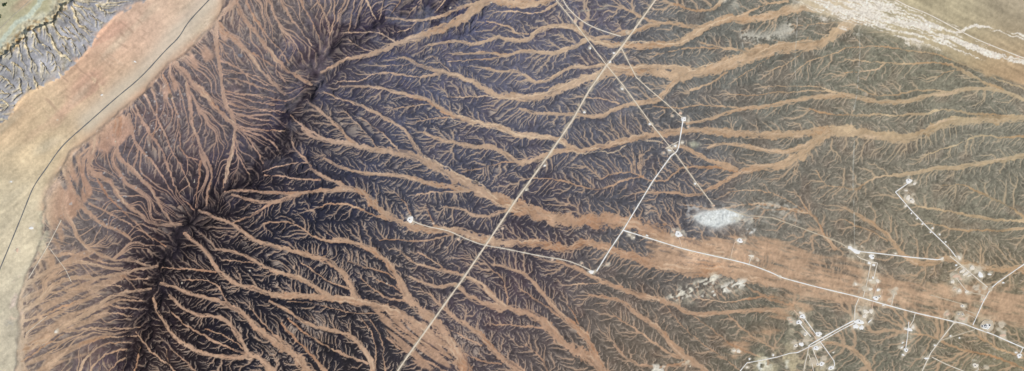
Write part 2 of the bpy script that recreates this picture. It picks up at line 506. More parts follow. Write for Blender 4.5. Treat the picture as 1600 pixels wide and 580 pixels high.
for tr in tracks:
    stop = np.nonzero((lookup(plain, tr[:, 0], tr[:, 1]) > .5) | (lookup(sand_tr, tr[:, 0], tr[:, 1]) > .9) & (np.arange(len(tr)) > 14) | (tr[:, 0] < X0 + 4) | (tr[:, 1] < Y0 + 4) | (tr[:, 1] > Y0 + NY - 5))[0]
    n_ = int(stop[0]) + 1 if len(stop) else len(tr)
    if n_ < 18: continue
    t_ = np.arange(n_) * .9
    stamp(tr[:n_], t_, .55 + np.minimum(t_ / 90, 1) * random.uniform(.3, 1.1), STR)
strand = sstep(-.25, .45, STR)
seed |= STR > .2

# ---- the tributary network: cheapest way down to a traced course, refined by its own flow
rough = noise(1.0) * .36 + noise(2.4) * .34 + noise(6) * .30 + noise(13) * .30
c0 = np.exp(np.clip(rough * (1 + .45 * noise(24)), -2.4, 2.4) * .75).astype(np.float32)
c0 *= 1 + .5 * np.exp(-(ridge_d / 2.5)**2)
can = np.full(GX.shape, -1, np.float32)
CU = np.zeros_like(M); CV = np.zeros_like(M); CX = np.zeros_like(M); CY = np.zeros_like(M); CI = np.zeros(M.shape, np.int32)
for k, (w, p) in enumerate(lines(CANYONS)):
    q, t = resample(p, .8, .9)
    tap = np.minimum(1, np.minimum(t + 3, t[-1] - t + 3) / 8)
    stamp(q, t, np.maximum(w[0] * .62 * tap, .8), can, CU, CV, CX, CY, CI, k)
seeds = seed | (plain > .9) & ~esc | (can > .3)
K = np.clip(.70 + .19 * west + .07 * noise(30), .5, .92)
STEPS = [(dx, dy) for dy in (-1, 0, 1) for dx in (-1, 0, 1) if dx or dy]

def sl(dx, dy, n):     # slices of q (upstream) and p (downstream); q = p + (dx,dy)
    a = slice(max(0, d), n[0] + min(0, d)) if (d := dy) is not None else None
    qy = slice(max(0, dy), NY + min(0, dy)); py = slice(max(0, -dy), NY + min(0, -dy))
    qx = slice(max(0, dx), NX + min(0, dx)); px = slice(max(0, -dx), NX + min(0, -dx))
    return (qy, qx), (py, px)

def network(c, iters):
    T = np.where(seeds, 0, 1e6).astype(np.float32)
    cs = []
    for dx, dy in STEPS:
        Q, P = sl(dx, dy, (NY, NX))
        L = math.hypot(dx, dy)
        cs.append((Q, P, (0.5 * (c[Q] + c[P]) * (L + K[Q] * (dx * vx[Q] + dy * vy[Q]))).astype(np.float32)))
    for it in range(iters):
        if it % 12 == 11: before = T.sum(dtype=np.float64)
        for Q, P, C in cs:
            np.minimum(T[Q], T[P] + C, out=T[Q])
        if it % 12 == 11 and before - T.sum(dtype=np.float64) < 5: break
    rec = np.arange(NX * NY, dtype=np.int64).reshape(NY, NX)
    best = np.full(GX.shape, 1e9, np.float32)
    base = rec.copy()
    for (dx, dy), (Q, P, C) in zip(STEPS, cs):
        v = T[P] + C
        b = (v < best[Q]) & (v <= T[Q] + 1e-3) & ~seeds[Q]
        best[Q] = np.where(b, v, best[Q])
        rec[Q] = np.where(b, base[P], rec[Q])
    r = rec.ravel()
    # order by hops to the root
    depth = (r != np.arange(r.size)).astype(np.int32); jump = r.copy()
    for _ in range(12):
        depth = depth + depth[jump]; jump = jump[jump]
    order = np.argsort(depth, kind='stable')
    cuts = np.searchsorted(depth[order], np.arange(0, depth.max() + 2))
    A = np.ones(r.size, np.float64)
    for d in range(int(depth.max()), 0, -1):
        ix = order[cuts[d]:cuts[d + 1]]
        A += np.bincount(r[ix], weights=A[ix], minlength=0 or r.size) if ix.size > 200000 else 0
        if ix.size <= 200000: np.add.at(A, r[ix], A[ix])
    return T, A.reshape(NY, NX).astype(np.float32), rec

c = c0
for it in range(5):
    T, A, rec = network(c, 140)
    A_ = np.where(seeds, 1, A)
    c = c0 * np.clip((1 + A_ / 3.5) ** -.50, .10, 1)
T, A, rec = network(c, 140)
A = np.where(seeds, 1, A)
hill = np.clip(1 - plain, 0, 1)
hill = np.where(esc, np.maximum(hill, m_esc), hill)
# ----------------------------------------------------------------- relief
def maxf(a, n=1):
    for _ in range(n):
        p = np.pad(a, 1, mode='edge')
        a = np.maximum.reduce([p[1:-1, 1:-1], p[:-2, 1:-1], p[2:, 1:-1], p[1:-1, :-2], p[1:-1, 2:]])
    return a

wx, wy = .55 * noise(2.4) + 1.2 * noise(6) + 1.5 * noise(15), .55 * noise(2.4) + 1.2 * noise(6) + 1.5 * noise(15)     # loosen the grid's compass directions
_d = np.clip(T / .9, .25, 1); wx *= _d; wy *= _d
la = np.log(A)
thr = .35 * noise(18) + .25 * noise(6) + .34 * sstep(850, 1150, GX) + .40 * west - .7 * np.exp(-(ridge_d / 14)**2)
f1 = sstep(1.25, 3.0, la - thr)                          # rills
f2 = sstep(3.1, 4.6, la - thr * .6)                         # streams
f3 = np.maximum(maxf(sstep(4.5, 5.5, la - thr * .5)) * .55, maxf(sstep(5.3, 6.3, la)) * .9)
f4 = maxf(sstep(6.8, 7.6, la), 2)
WXs, WYs = GX + wx, GY + wy
_i = np.clip(np.rint(WXs - X0), 0, NX - 1).astype(int); _j = np.clip(np.rint(WYs - Y0), 0, NY - 1).astype(int)
rill = .65 * f1[_j, _i] + .35 * lookup(f1, WXs, WYs); stream = lookup(np.maximum.reduce([f2, f3 * .9, f4, west * maxf(sstep(3.2, 4.6, la)) * .75]), WXs, WYs)
Tw = lookup(np.minimum(T, 26), WXs, WYs)
Tw = Tw + (np.minimum(blur(Tw, 5), 5) - Tw) * np.exp(-(ridge_d / 7)**2)

core = np.exp(-(ridge_d / 95)**2)
south_core = soft("150,640 200,420 330,320 480,250 640,330 600,480 520,640", 45)
R = .085 + .24 * core + .14 * south_core + .09 * soft("480,120 800,60 900,300 760,420 560,300", 60)
R *= 2.1 * (1 - .75 * fan_sw)
spine = np.exp(-(ridge_d / 25)**2)
zr = 13 * np.exp(-np.sqrt(ridge_d**2 + 30**2) / 120) * (1 - blur(nw.astype(np.float32), 22))
Zg = zr + np.clip(hill * (1 - m_esc), 0, 1) * R * Tw**.9 * (1 - .8 * np.clip(sheet * 1.3, 0, 1)) * (1 - sand_tr)
Zg += .10 * noise(1.3) * hill + (.55 * noise(2.2) + .8 * noise(4.5)) * spine
# the escarpment: a plateau tilted to the south-east, broken off at a crest, cut by canyons
se_soft = blur((esc | (d_crest > 0)).astype(np.float32), 5)
jag = 1.6 * noise(1.6) + 2.2 * noise(4)
back = np.clip(1 - np.maximum(-d_crest, 0) / 95, .06, 1)
dd = d_crest + jag * .7
z_in = 10 * back * sstep(.38, .72, se_soft + .04 * noise(2.5))
z_out = 10 * np.exp(-np.clip(dd, 0, 60) / 6.5) * (.78 + .22 * noise(1.8))
zone = soft("-100,150 0,110 60,60 130,0 150,-80 400,-80 360,0 250,20 190,50 150,80 120,115 80,150 40,180 0,215 -100,260", 4)
z_e = np.where(d_crest > 0, z_out * (d_crest < 40), z_in)
cl = np.exp(-(np.abs(d_crest) / 3.5)**2)
z_e = z_e * (1 - .35 * cl * sstep(0, 1, jag)) + .10 * Tw * m_esc * (d_crest < 0)
cut = sstep(0, .45, can) * np.minimum(z_e * .85, 5)
z_e = z_e - cut - (.6 * rill + 2.4 * stream) * m_esc * (d_crest < -3)
Z = Zg * (1 - m_nw) + np.maximum(z_e, 0) * np.where(nw, 1, 0) + .05 * noise(2) + .25 * noise(9) * m_nw

# ----------------------------------------------------------------- ground colours (albedo)
def field(text, sig=62):
    P = np.array([[float(v) for v in re.split('[,:]', s)] for s in text.split()])
    cx = np.arange(X0, X0 + NX + 8, 8.0); cy = np.arange(Y0, Y0 + NY + 8, 8.0)
    CXX, CYY = np.meshgrid(cx, cy)
    num = np.zeros(CXX.shape + (3,)); den = np.zeros(CXX.shape)
    for x, y, r, g, b in P:
        d2 = (CXX - x)**2 + (CYY - y)**2
        w = np.exp(-d2 / (2 * sig * sig)) + 40 / (d2 + 4e4)**1.5 * 1e2
        num += w[..., None] * np.array([r, g, b]); den += w
    C = num / den[..., None]
    i = (GX - X0) / 8; j = (GY - Y0) / 8
    i0 = i.astype(int); j0 = j.astype(int); fi = (i - i0)[..., None]; fj = (j - j0)[..., None]
    return ((C[j0, i0] * (1 - fi) + C[j0, i0 + 1] * fi) * (1 - fj) + (C[j0 + 1, i0] * (1 - fi) + C[j0 + 1, i0 + 1] * fi) * fj).astype(np.float32)

ROCK = """250,430:58,42,46 225,530:62,50,52 300,360:52,42,50 330,400:42,40,58 470,330:54,56,80 480,420:50,52,74 420,500:52,50,64 500,560:62,56,60 560,480:66,62,70 300,310:80,68,72 200,300:102,95,96
120,350:122,114,108 100,450:128,112,102 120,540:125,112,104 300,180:104,95,95 380,130:106,97,97 420,60:116,105,100 490,130:80,74,82 520,200:68,70,88 440,230:72,65,72 640,120:86,86,106 700,50:88,88,104
700,160:84,86,104 620,260:72,74,92 700,330:78,78,90 700,230:82,82,98 800,100:94,92,106 800,250:84,84,98 850,50:94,92,106 900,170:96,96,106 850,355:72,66,78 950,370:96,94,90 950,260:88,88,100 1000,310:86,86,98
1050,290:84,82,90 1050,170:108,106,104 1150,140:112,110,104 1250,120:118,114,104 1350,130:122,118,104 1450,130:128,122,106 1250,270:118,112,102 1400,240:120,112,102 1500,240:122,118,108 1550,300:124,118,104
1450,330:126,120,104 1350,330:128,120,104 1200,320:125,120,112 1250,300:116,108,100 650,430:80,76,80 750,440:84,74,82 850,440:90,80,86 800,520:88,78,80 950,470:104,96,84 880,560:96,88,80 1050,450:98,92,92
1100,510:110,102,88 1000,540:112,98,84 1250,520:116,112,98 1400,540:120,116,102 1550,540:126,118,98 1500,460:122,108,90 1340,440:118,104,94"""
SAND = """300,450:178,138,108 480,465:176,138,106 250,230:170,132,110 150,270:168,128,104 350,150:172,136,114 100,450:180,146,112 60,520:186,150,116 420,50:178,142,116 600,80:176,148,122 800,50:184,154,122
700,280:172,140,112 850,150:180,150,120 950,345:176,138,106 1000,410:172,130,98 1200,410:172,132,98 1100,110:178,146,112 1250,75:182,150,112 1350,210:176,148,112 1550,190:178,156,118 1500,260:170,148,110
1400,450:174,134,96 1550,480:176,140,100 1500,100:176,150,112 700,540:176,138,108 900,540:174,134,104 1050,540:168,134,102 1300,540:164,136,104"""
PLAIN = """30,180:205,170,135 60,220:200,178,140 150,130:205,165,135 190,60:205,170,145 250,40:212,180,155 110,200:202,186,152 200,150:196,180,150 300,20:205,178,150 50,260:206,186,150 20,350:204,190,160
40,330:198,187,158 20,480:198,187,162 15,560:186,176,152 60,320:205,188,155 40,430:196,184,155 230,140:198,160,130 150,200:195,160,130 30,10:170,165,130 5,40:175,170,138 0,90:190,185,155
1300,5:200,185,160 1420,10:168,158,128 1500,30:160,152,126 1580,20:162,150,128 1580,75:160,148,120 1500,70:176,160,126 1560,110:184,154,118 1600,130:180,150,118 1450,60:186,170,140 1260,5:188,172,140"""
rock = field(ROCK); sand = field(SAND, 90); plainc = field(PLAIN, 38) * np.array([1.085, 1.08, 1.07], np.float32)
_e = np.clip(blur(nw.astype(np.float32), 16) * 1.5, 0, .6)[..., None]; sand = sand + (plainc * np.array([1, .97, .96], np.float32) - sand) * _e
_l = sand.mean(-1, keepdims=True); sand = (_l + (sand - _l) * SATUR) * SANDG
rock = rock * (.54 + .46 * sstep(38, 98, rock.mean(-1)))[..., None]
rock[..., 2] -= .22 * np.maximum(rock[..., 2] - rock[..., :2].mean(-1), 0)
rock = rock * (1 + .05 * west + .05 * sstep(800, 1250, GX))[..., None] * (1 + sstep(800, 1200, GX)[..., None] * np.array([-.01, 0, -.03], np.float32))
rgb = lambda r, g, b: np.array([r, g, b], np.float32)
def mix(a, b, t): return a + (b - a) * np.clip(t, 0, 1)[..., None]
def vary(c, n): return c * (1 + n)[..., None]

n1, n2, n4, n9 = noise(.8), noise(1.8), noise(4), noise(11)
_s = np.exp(-(ridge_d / 34)**2) * sstep(-1.4, .6, noise(7)); rock = rock * (1 - .42 * _s)[..., None] * (1 + _s[..., None] * np.array([.03, -.05, .03], np.float32))
rock = vary(rock, .06 * n1 + .03 * n2 + .025 * n4 + .03 * n9)
rock = mix(rock, rock * rgb(.95, .98, 1.10), .7 * sstep(.3, 1.6, noise(8)) * np.clip(core + south_core, 0, 1))
rock = mix(rock, rock * rgb(1.08, .99, .97), .45 * sstep(.2, 1.6, noise(9)))
pale_line = sand * .55 + rgb(204, 188, 164) * .45
pale_line = pale_line * (1 + .05 * sstep(800, 1200, GX))[..., None]
pale_line = pale_line * (.86 + .14 * np.clip(1 - core * 1.2, 0, 1))[..., None]
rill_c = rgb(190, 180, 166) * .62 + sand * .38
rill_c = rill_c * (.84 + .16 * np.clip(1 - core * 1.2, 0, 1))[..., None]
col = mix(rock, rill_c, rill * (.78 + .1 * n4) * (1 - .5 * spine))
col = mix(col, sand * .5 + pale_line * .5, stream * .9 * (1 - .4 * spine))
col = mix(col, (sand * .8 + pale_line * .2) * 1.05, strand * .92 * (1 - .4 * spine))
# sheets: streaked by the flood flow
s_e = noise(16, 1.8, 11) * .5 + noise(34, 5, 11) * .6 + noise(7, 1.2, 12) * .4 + noise(9, 3, 6) * .35
cov = .90 * sstep(.36, .68, np.maximum(sheet, .72 * sheet2) * (.86 + .22 * s_e) + .04 * n4)
cov *= 1 - .40 * sstep(.3, 1.2, noise(5, 1.1, 12))
s_w = noise(14, 1.8, -24) * .8 + noise(26, 4, -28) * .5
cov = np.maximum(cov, sstep(.40, .65, fan_sw * (.44 + .34 * s_w)) * .8)
s_n = noise(2.6, 12, -25) * .6 + noise(6, 20, -22) * .8
cov = np.maximum(cov, sstep(.38, .66, np.maximum(.66 * fan_nw, .54 * fan_in) * (.74 + .34 * s_n)))
bnw = blur(nw.astype(np.float32), 6)
cov = np.maximum(cov, sstep(.12, .36, bnw + .5 * s_n * bnw * (1 - bnw)))
cov = np.maximum(cov, .9 * sstep(.42, .7, sheet3 * (.66 + .3 * noise(14, 1.6, 38))))
braid = vnoise(U / 17, V / 1.9) * .65 + vnoise(U / 36, V / 3.6) * .5
sheet_sand = mix(sand, rgb(196, 164, 134), .7 * np.clip(sheet * 1.2, 0, 1))
sandv = vary(sheet_sand, .022 * n1 + .02 * n2 + .03 * n4 + .045 * braid * (sand_tr > 0) + .05 * s_e * sheet)
_v = np.where(M > -.5, vnoise(U / 55, ID * 3.7), 0)
sandv = mix(sandv, sandv * rgb(1.10, 1.12, 1.13), .8 * sstep(0, 1.2, _v + .4 * n9)); sandv = mix(sandv, sandv * rgb(.97, .90, .84), .7 * sstep(.1, 1.3, -_v))
col = mix(col, sandv, np.maximum(cov * hill, sand_tr * (1 - .10 * n1)))
col = mix(col, sand * .6 + pale_line * .4, sstep(-.3, .4, MS) * .8 * hill)
inner = (M > .12) & (M < .9)
col = mix(col, rgb(218, 190, 158), .6 * sstep(.55, 1.1, braid) * inner * hill)
col = mix(col, rock * .6 + sand * .4, .6 * sstep(.62, 1.15, -braid) * inner * hill)
# plains
blot = noise(26, 7, -38)
pl = mix(plainc, rgb(212, 166, 140), .6 * sstep(.1, 1.5, blot) * m_nw * sstep(60, 160, GX + 120 - GY * .35))
pl = mix(pl, rgb(214, 202, 172), .5 * sstep(.1, 1.6, noise(30, 8, -40)) * m_nw)
pl = vary(pl, .022 * n1 + .02 * n2 + .02 * noise(14, 1.6, -38) * m_nw + .035 * noise(24, 1.8, 27) * m_ne + .03 * n9)
pl = mix(pl, rgb(170, 138, 116), .5 * sstep(.9, 1.9, noise(1.6, 6, -50)) * m_nw * soft("120,60 200,20 260,20 200,80 130,140 60,200 40,190", 12))
pl = mix(pl, pl.mean(-1, keepdims=True) * rgb(1.045, 1.005, .93), .12 * m_nw)
pl = mix(pl, rgb(212, 206, 186), .55 * m_nw * np.exp(-((polydist(pts('327,0 294,34 260,77 221,121 179,155 140,190')) - 4) / 16)**2))
near_fan = np.clip(blur((~nw).astype(np.float32), 7) * 1.5, 0, 1)
pl = mix(pl, rgb(192, 152, 124), .65 * near_fan * m_nw * (GY < 330))
col = mix(col, pl, plain)
# the pale braided river bed in the north-east
B = np.full(GX.shape, -1, np.float32); BU = np.zeros_like(M); BV = np.zeros_like(M); d1 = np.zeros_like(M); d2 = np.zeros_like(M); d3 = np.zeros(M.shape, np.int32)
for ws, p in (((20, 32, 37, 34, 29, 22, 13, 9, 9), "1236,-20 1298,4 1350,22 1400,36 1450,50 1490,64 1520,77 1545,86 1575,92 1650,104"),
              ((10, 13, 15, 10), "1325,-14 1380,10 1420,24 1470,45"),
              ((3, 4, 5, 7, 8), "1492,54 1505,47 1520,41 1540,43 1562,47 1590,55 1660,68")):
    q, t = resample(pts(p), .8, .9)
    stamp(q, t, np.interp(t / t[-1], np.linspace(0, 1, len(ws)), ws), B, BU, BV, d1, d2, d3)
bed = np.where(B > -1, vnoise(BU / 20, BV / 1.5) * .6 + vnoise(BU / 42, BV / 4.5) * .65 + .13 * n1, -9)
bedm = sstep(-.35, .35, bed + 1.25 * np.clip(B, 0, 1) ** .8 - .80) * (B > 0)
col = mix(col, vary(plainc, .04 * n2), sstep(0, .5, B) * .5)
col = mix(col, vary(np.broadcast_to(rgb(236, 226, 208), col.shape), .05 * n1), bedm * sstep(0, .4, B + .1 * n4) * .95)
# escarpment
top = vary(np.broadcast_to(rgb(158, 157, 159), col.shape), .05 * n1 + .05 * n4 + .05 * n9)
lime = vary(np.broadcast_to(rgb(214, 201, 168), col.shape), .08 * n1 + .07 * n2)
top = mix(top, lime * .93, .50 * rill * (1 - .3 * n2))
top = mix(top, lime * .97, .75 * stream)
top = mix(top, lime, .9 * sstep(-.1, .4, can + .3 * n2) * (1 - .2 * n1))
band = np.exp(-((-d_crest) / 7)**2) * sstep(.1, 1.1, noise(3) + .4)
top = mix(top, lime, .8 * band)
edge_se = np.clip(1.25 - np.abs(se_soft - .55) * 2.6, 0, 1)
top = mix(top, plainc * .97, .85 * edge_se * sstep(-.9, .5, noise(3)))
col = mix(col, top, m_esc * sstep(.28, .52, se_soft))
sc = np.where(d_crest > 0, sstep(26, 12, d_crest + 3 * n4) , 0) * nw * sstep(160, 130, GX)
sc_c = mix(lime, np.broadcast_to(rgb(196, 158, 106), col.shape), .7 * sstep(.3, 1.3, noise(2.2)))
sc_c = mix(sc_c, np.broadcast_to(rgb(206, 208, 186), col.shape), .6 * sstep(6, 20, d_crest + 3 * n2))
col = mix(col, sc_c, sc * sstep(-3, 1, d_crest))
for cx_, cy_, r_ in ((4, 82, 7), (22, 78, 6), (100, 12, 9), (88, 24, 5), (60, 48, 5), (28, 70, 5)):
    g_ = np.exp(-(((GX - cx_)**2 + (GY - cy_)**2) / r_**2))
    col = mix(col, vary(np.broadcast_to(rgb(208, 172, 116), col.shape), .10 * n1 + .08 * n2), .6 * g_ * sstep(-.5, .8, n2))
W = np.full(GX.shape, -1, np.float32)
for ws, p in ((5, "-30,92 0,72 10,52 31,33 52,17 66,0 80,-20"),):
    q, t = resample(pts(p), .8, 1.2)
    stamp(q, t, np.full(len(t), float(ws)), W)
col = mix(col, vary(np.broadcast_to(rgb(204, 212, 192), col.shape), .04 * n1), sstep(0, .6, W) * .85)
# white crusts, pale rock, threads of clean gravel
def patch(poly, s, c, a, n=None, lo=-.6, hi=.6):
    global col
    m = soft(poly, s) * a
    if n is not None: m = m * sstep(lo, hi, n)
    col = mix(col, vary(np.broadcast_to(rgb(*c), col.shape), .05 * n1), m)
patch("1070,334 1099,324 1140,318 1172,330 1196,344 1180,352 1140,354 1120,364 1084,356", 6, (196, 192, 182), .6, n4, -1.2, .8)
patch("1083,338 1099,331 1134,325 1150,330 1164,337 1154,346 1138,350 1120,357 1096,351", 2.2, (224, 226, 218), 1.1)
patch("1083,338 1099,331 1134,325 1150,330 1164,337 1154,346 1138,350 1120,357 1096,351", 2.2, (200, 202, 196), .5, noise(4, 2, -15), .2, 1.6)
patch("1066,318 1110,324 1095,352 1076,345", 4, (190, 188, 182), .8, n2, .1, 1.0)
patch("1148,332 1175,338 1192,346 1170,350 1140,350", 3, (205, 198, 178), .7, n2)
patch("1162,361 1170,357 1182,358 1176,365 1168,366", 1.2, (216, 214, 204), .95, n2, -.9, .1)
patch("1180,316 1240,318 1256,332 1230,334 1180,326", 4, (198, 192, 176), .75, n2, 0, 1)
patch("1156,46 1200,54 1215,45 1236,28 1248,46 1228,60 1190,66 1160,68", 4, (196, 190, 172), .9, noise(5) + .5 * n1, -.1, .9)
patch("1120,-10 1155,-10 1150,12 1130,10", 4, (206, 200, 180), .8, n4)
patch("1225,-10 1262,-10 1262,10 1240,16", 5, (206, 194, 168), .7, n4)
patch("1150,330 1200,328 1240,340 1262,352 1230,352 1190,346", 4, (204, 196, 178), .75, noise(12, 2, 18), -.2, .8)
patch("1036,470 1060,446 1100,434 1122,424 1128,436 1172,434 1172,450 1120,470 1092,476 1060,474", 4, (196, 188, 164), .5, noise(3, 5, 60), -.3, .9)
ls = noise(1.2, 4, 62) * .6 + n2 * .6 + noise(4) * .6
patch("1040,466 1064,450 1090,441 1118,427 1128,432 1108,450 1084,461 1058,470", 2.6, (228, 220, 198), 1.1, ls, -.3, .7)
patch("1086,468 1110,453 1130,445 1150,438 1168,436 1168,447 1146,453 1120,464 1098,472", 2.8, (228, 222, 204), 1.1, ls, -.1, .9)
patch("1072,224 1086,220 1096,226 1084,232", 2.5, (190, 188, 160), .8, n4, -1, .5)
patch("900,12 945,6 962,12 940,18 905,20", 3, (176, 168, 148), .7, noise(6, 1.2, -8), .1, .8)
patch("1184,562 1196,556 1208,566 1206,580 1190,582 1182,572", 1.6, (232, 230, 214), 1.0, n2 + n4, -1.1, .1)
patch("1226,562 1232,562 1234,574 1228,576", 1.2, (226, 224, 206), .95, n2, -1.2, -.2)
patch("1180,552 1240,548 1256,585 1175,600", 5, (196, 184, 148), .6, n4, -.6, .6)
patch("1222,535 1262,535 1300,560 1300,590 1240,590", 8, (186, 170, 134), .55, n4)
patch("1322,382 1350,386 1378,400 1372,440 1382,470 1360,500 1330,520 1322,505 1345,470 1350,420 1322,400", 4, (206, 192, 164), .55, n4, -1.0, .8)
patch("1484,398 1500,396 1545,428 1560,446 1540,462 1490,460 1480,432", 4, (208, 196, 168), .55, n4, -.8, .9)
patch("1490,474 1530,474 1560,500 1560,520 1520,512 1490,504", 5, (206, 188, 158), .55, n4, -.8, .9)
patch("1408,506 1430,506 1430,520 1420,556 1406,556", 4, (204, 194, 170), .5, n4, -.8, .9)
patch("1228,484 1268,484 1296,520 1308,575 1262,585 1232,552", 6, (204, 190, 160), .5, n4, -.6, .9)
patch("1020,568 1040,572 1044,586 1016,586", 1.6, (224, 218, 200), .9, n2, -.4, .5)
patch("1058,560 1078,562 1080,570 1062,570", 1.6, (214, 202, 176), .8, n2, -.3, .5)
patch("62,330 72,338 78,366 70,402 58,396 60,360", 3.5, (206, 196, 166), .8, n2, -.8, .5)
patch("72,296 84,282 96,272 99,284 84,298 66,312", 3, (214, 186, 162), .8, noise(8, 1.5, -45), -.3, .7)
patch("18,470 24,458 28,460 24,478 14,484", 1.6, (224, 204, 184), .95)
patch("12,500 36,478 38,490 22,500", 2, (216, 190, 166), .7, n2)
patch("330,22 320,44 312,50 322,30", 1.2, (216, 196, 170), .8)
patch("262,104 300,62 325,40 338,34 312,68 285,92", 3, (212, 190, 164), .55, noise(10, 1.5, -45), -.2, .8)
patch("140,115 150,120 163,142 158,146 147,132", 1.2, (220, 194, 160), .7, n2, -.6, .4)
patch("140,72 165,82 195,100 190,104 160,92", 2.5, (222, 194, 166), .75, noise(10, 1, 28), .1, .8)
patch("28,150 60,166 84,176 84,178 58,170 28,154", 1.2, (214, 188, 152), .6)
patch("9,502 20,502 20,514 10,514", 3, (160, 156, 146), .7, n2)
for x_, y_, a_ in ((257, 135, 2), (244, 126, 1.6), (206, 167, 1.8), (116, 240, 2.2), (130, 226, 1.6), (152, 205, 1.6), (176, 186, 1.5), (325, 38, 2), (316, 52, 1.6), (303, 64, 1.4), (290, 78, 1.4), (268, 98, 1.2), (94, 262, 2), (86, 280, 1.8), (66, 372, 2.2), (58, 398, 1.8), (30, 432, 1.6), (22, 440, 1.2)):
    col = mix(col, rgb(228, 206, 182), .85 * np.exp(-(((GX - x_) * .8 + (GY - y_) * .6)**2 / (a_ * .6)**2 + ((GY - y_) * .8 - (GX - x_) * .6)**2 / (a_ * 1.6)**2)))
specks2 = sstep(1.7, 2.3, noise(1.1)) * soft('235,150 262,110 282,120 290,160 268,190 245,200', 6)
col = mix(col, rgb(200, 194, 188), specks2 * .8)
speck = sstep(2.0, 2.5, noise(1.3)) * soft("100,400 90,320 150,250 230,150 300,130 290,200 240,260 210,350 150,400", 14)
col = mix(col, rgb(190, 184, 178), speck * .85)
g_ = sstep(4.6, 3.6, np.sqrt((GX - 266)**2 + (GY - 150)**2) + .6 * n2); col = mix(col, rgb(112, 100, 88), .8 * g_)
patch("372,84 379,85 380,89 373,90", .8, (140, 148, 160), .6)
TH = np.full(GX.shape, -1, np.float32)
for w, p in lines(THREADS):
    q, t = resample(p, .7, .8)
    stamp(q, t, np.full(len(t), w[0] * .62), TH)
col = mix(col, rgb(226, 200, 166), sstep(-.15, .3, TH) * .8 * sstep(-1.6, .2, n4))
# ground disturbed beside roads and pads
def scuff(p, w, c, a):
    global col
    s_ = np.full(GX.shape, -1, np.float32)
    q, t = resample(p, .8)
    stamp(q, t, np.full(len(t), w), s_)
    col = mix(col, rgb(*c), sstep(-.05, .9, s_ + .25 * n2) * a)
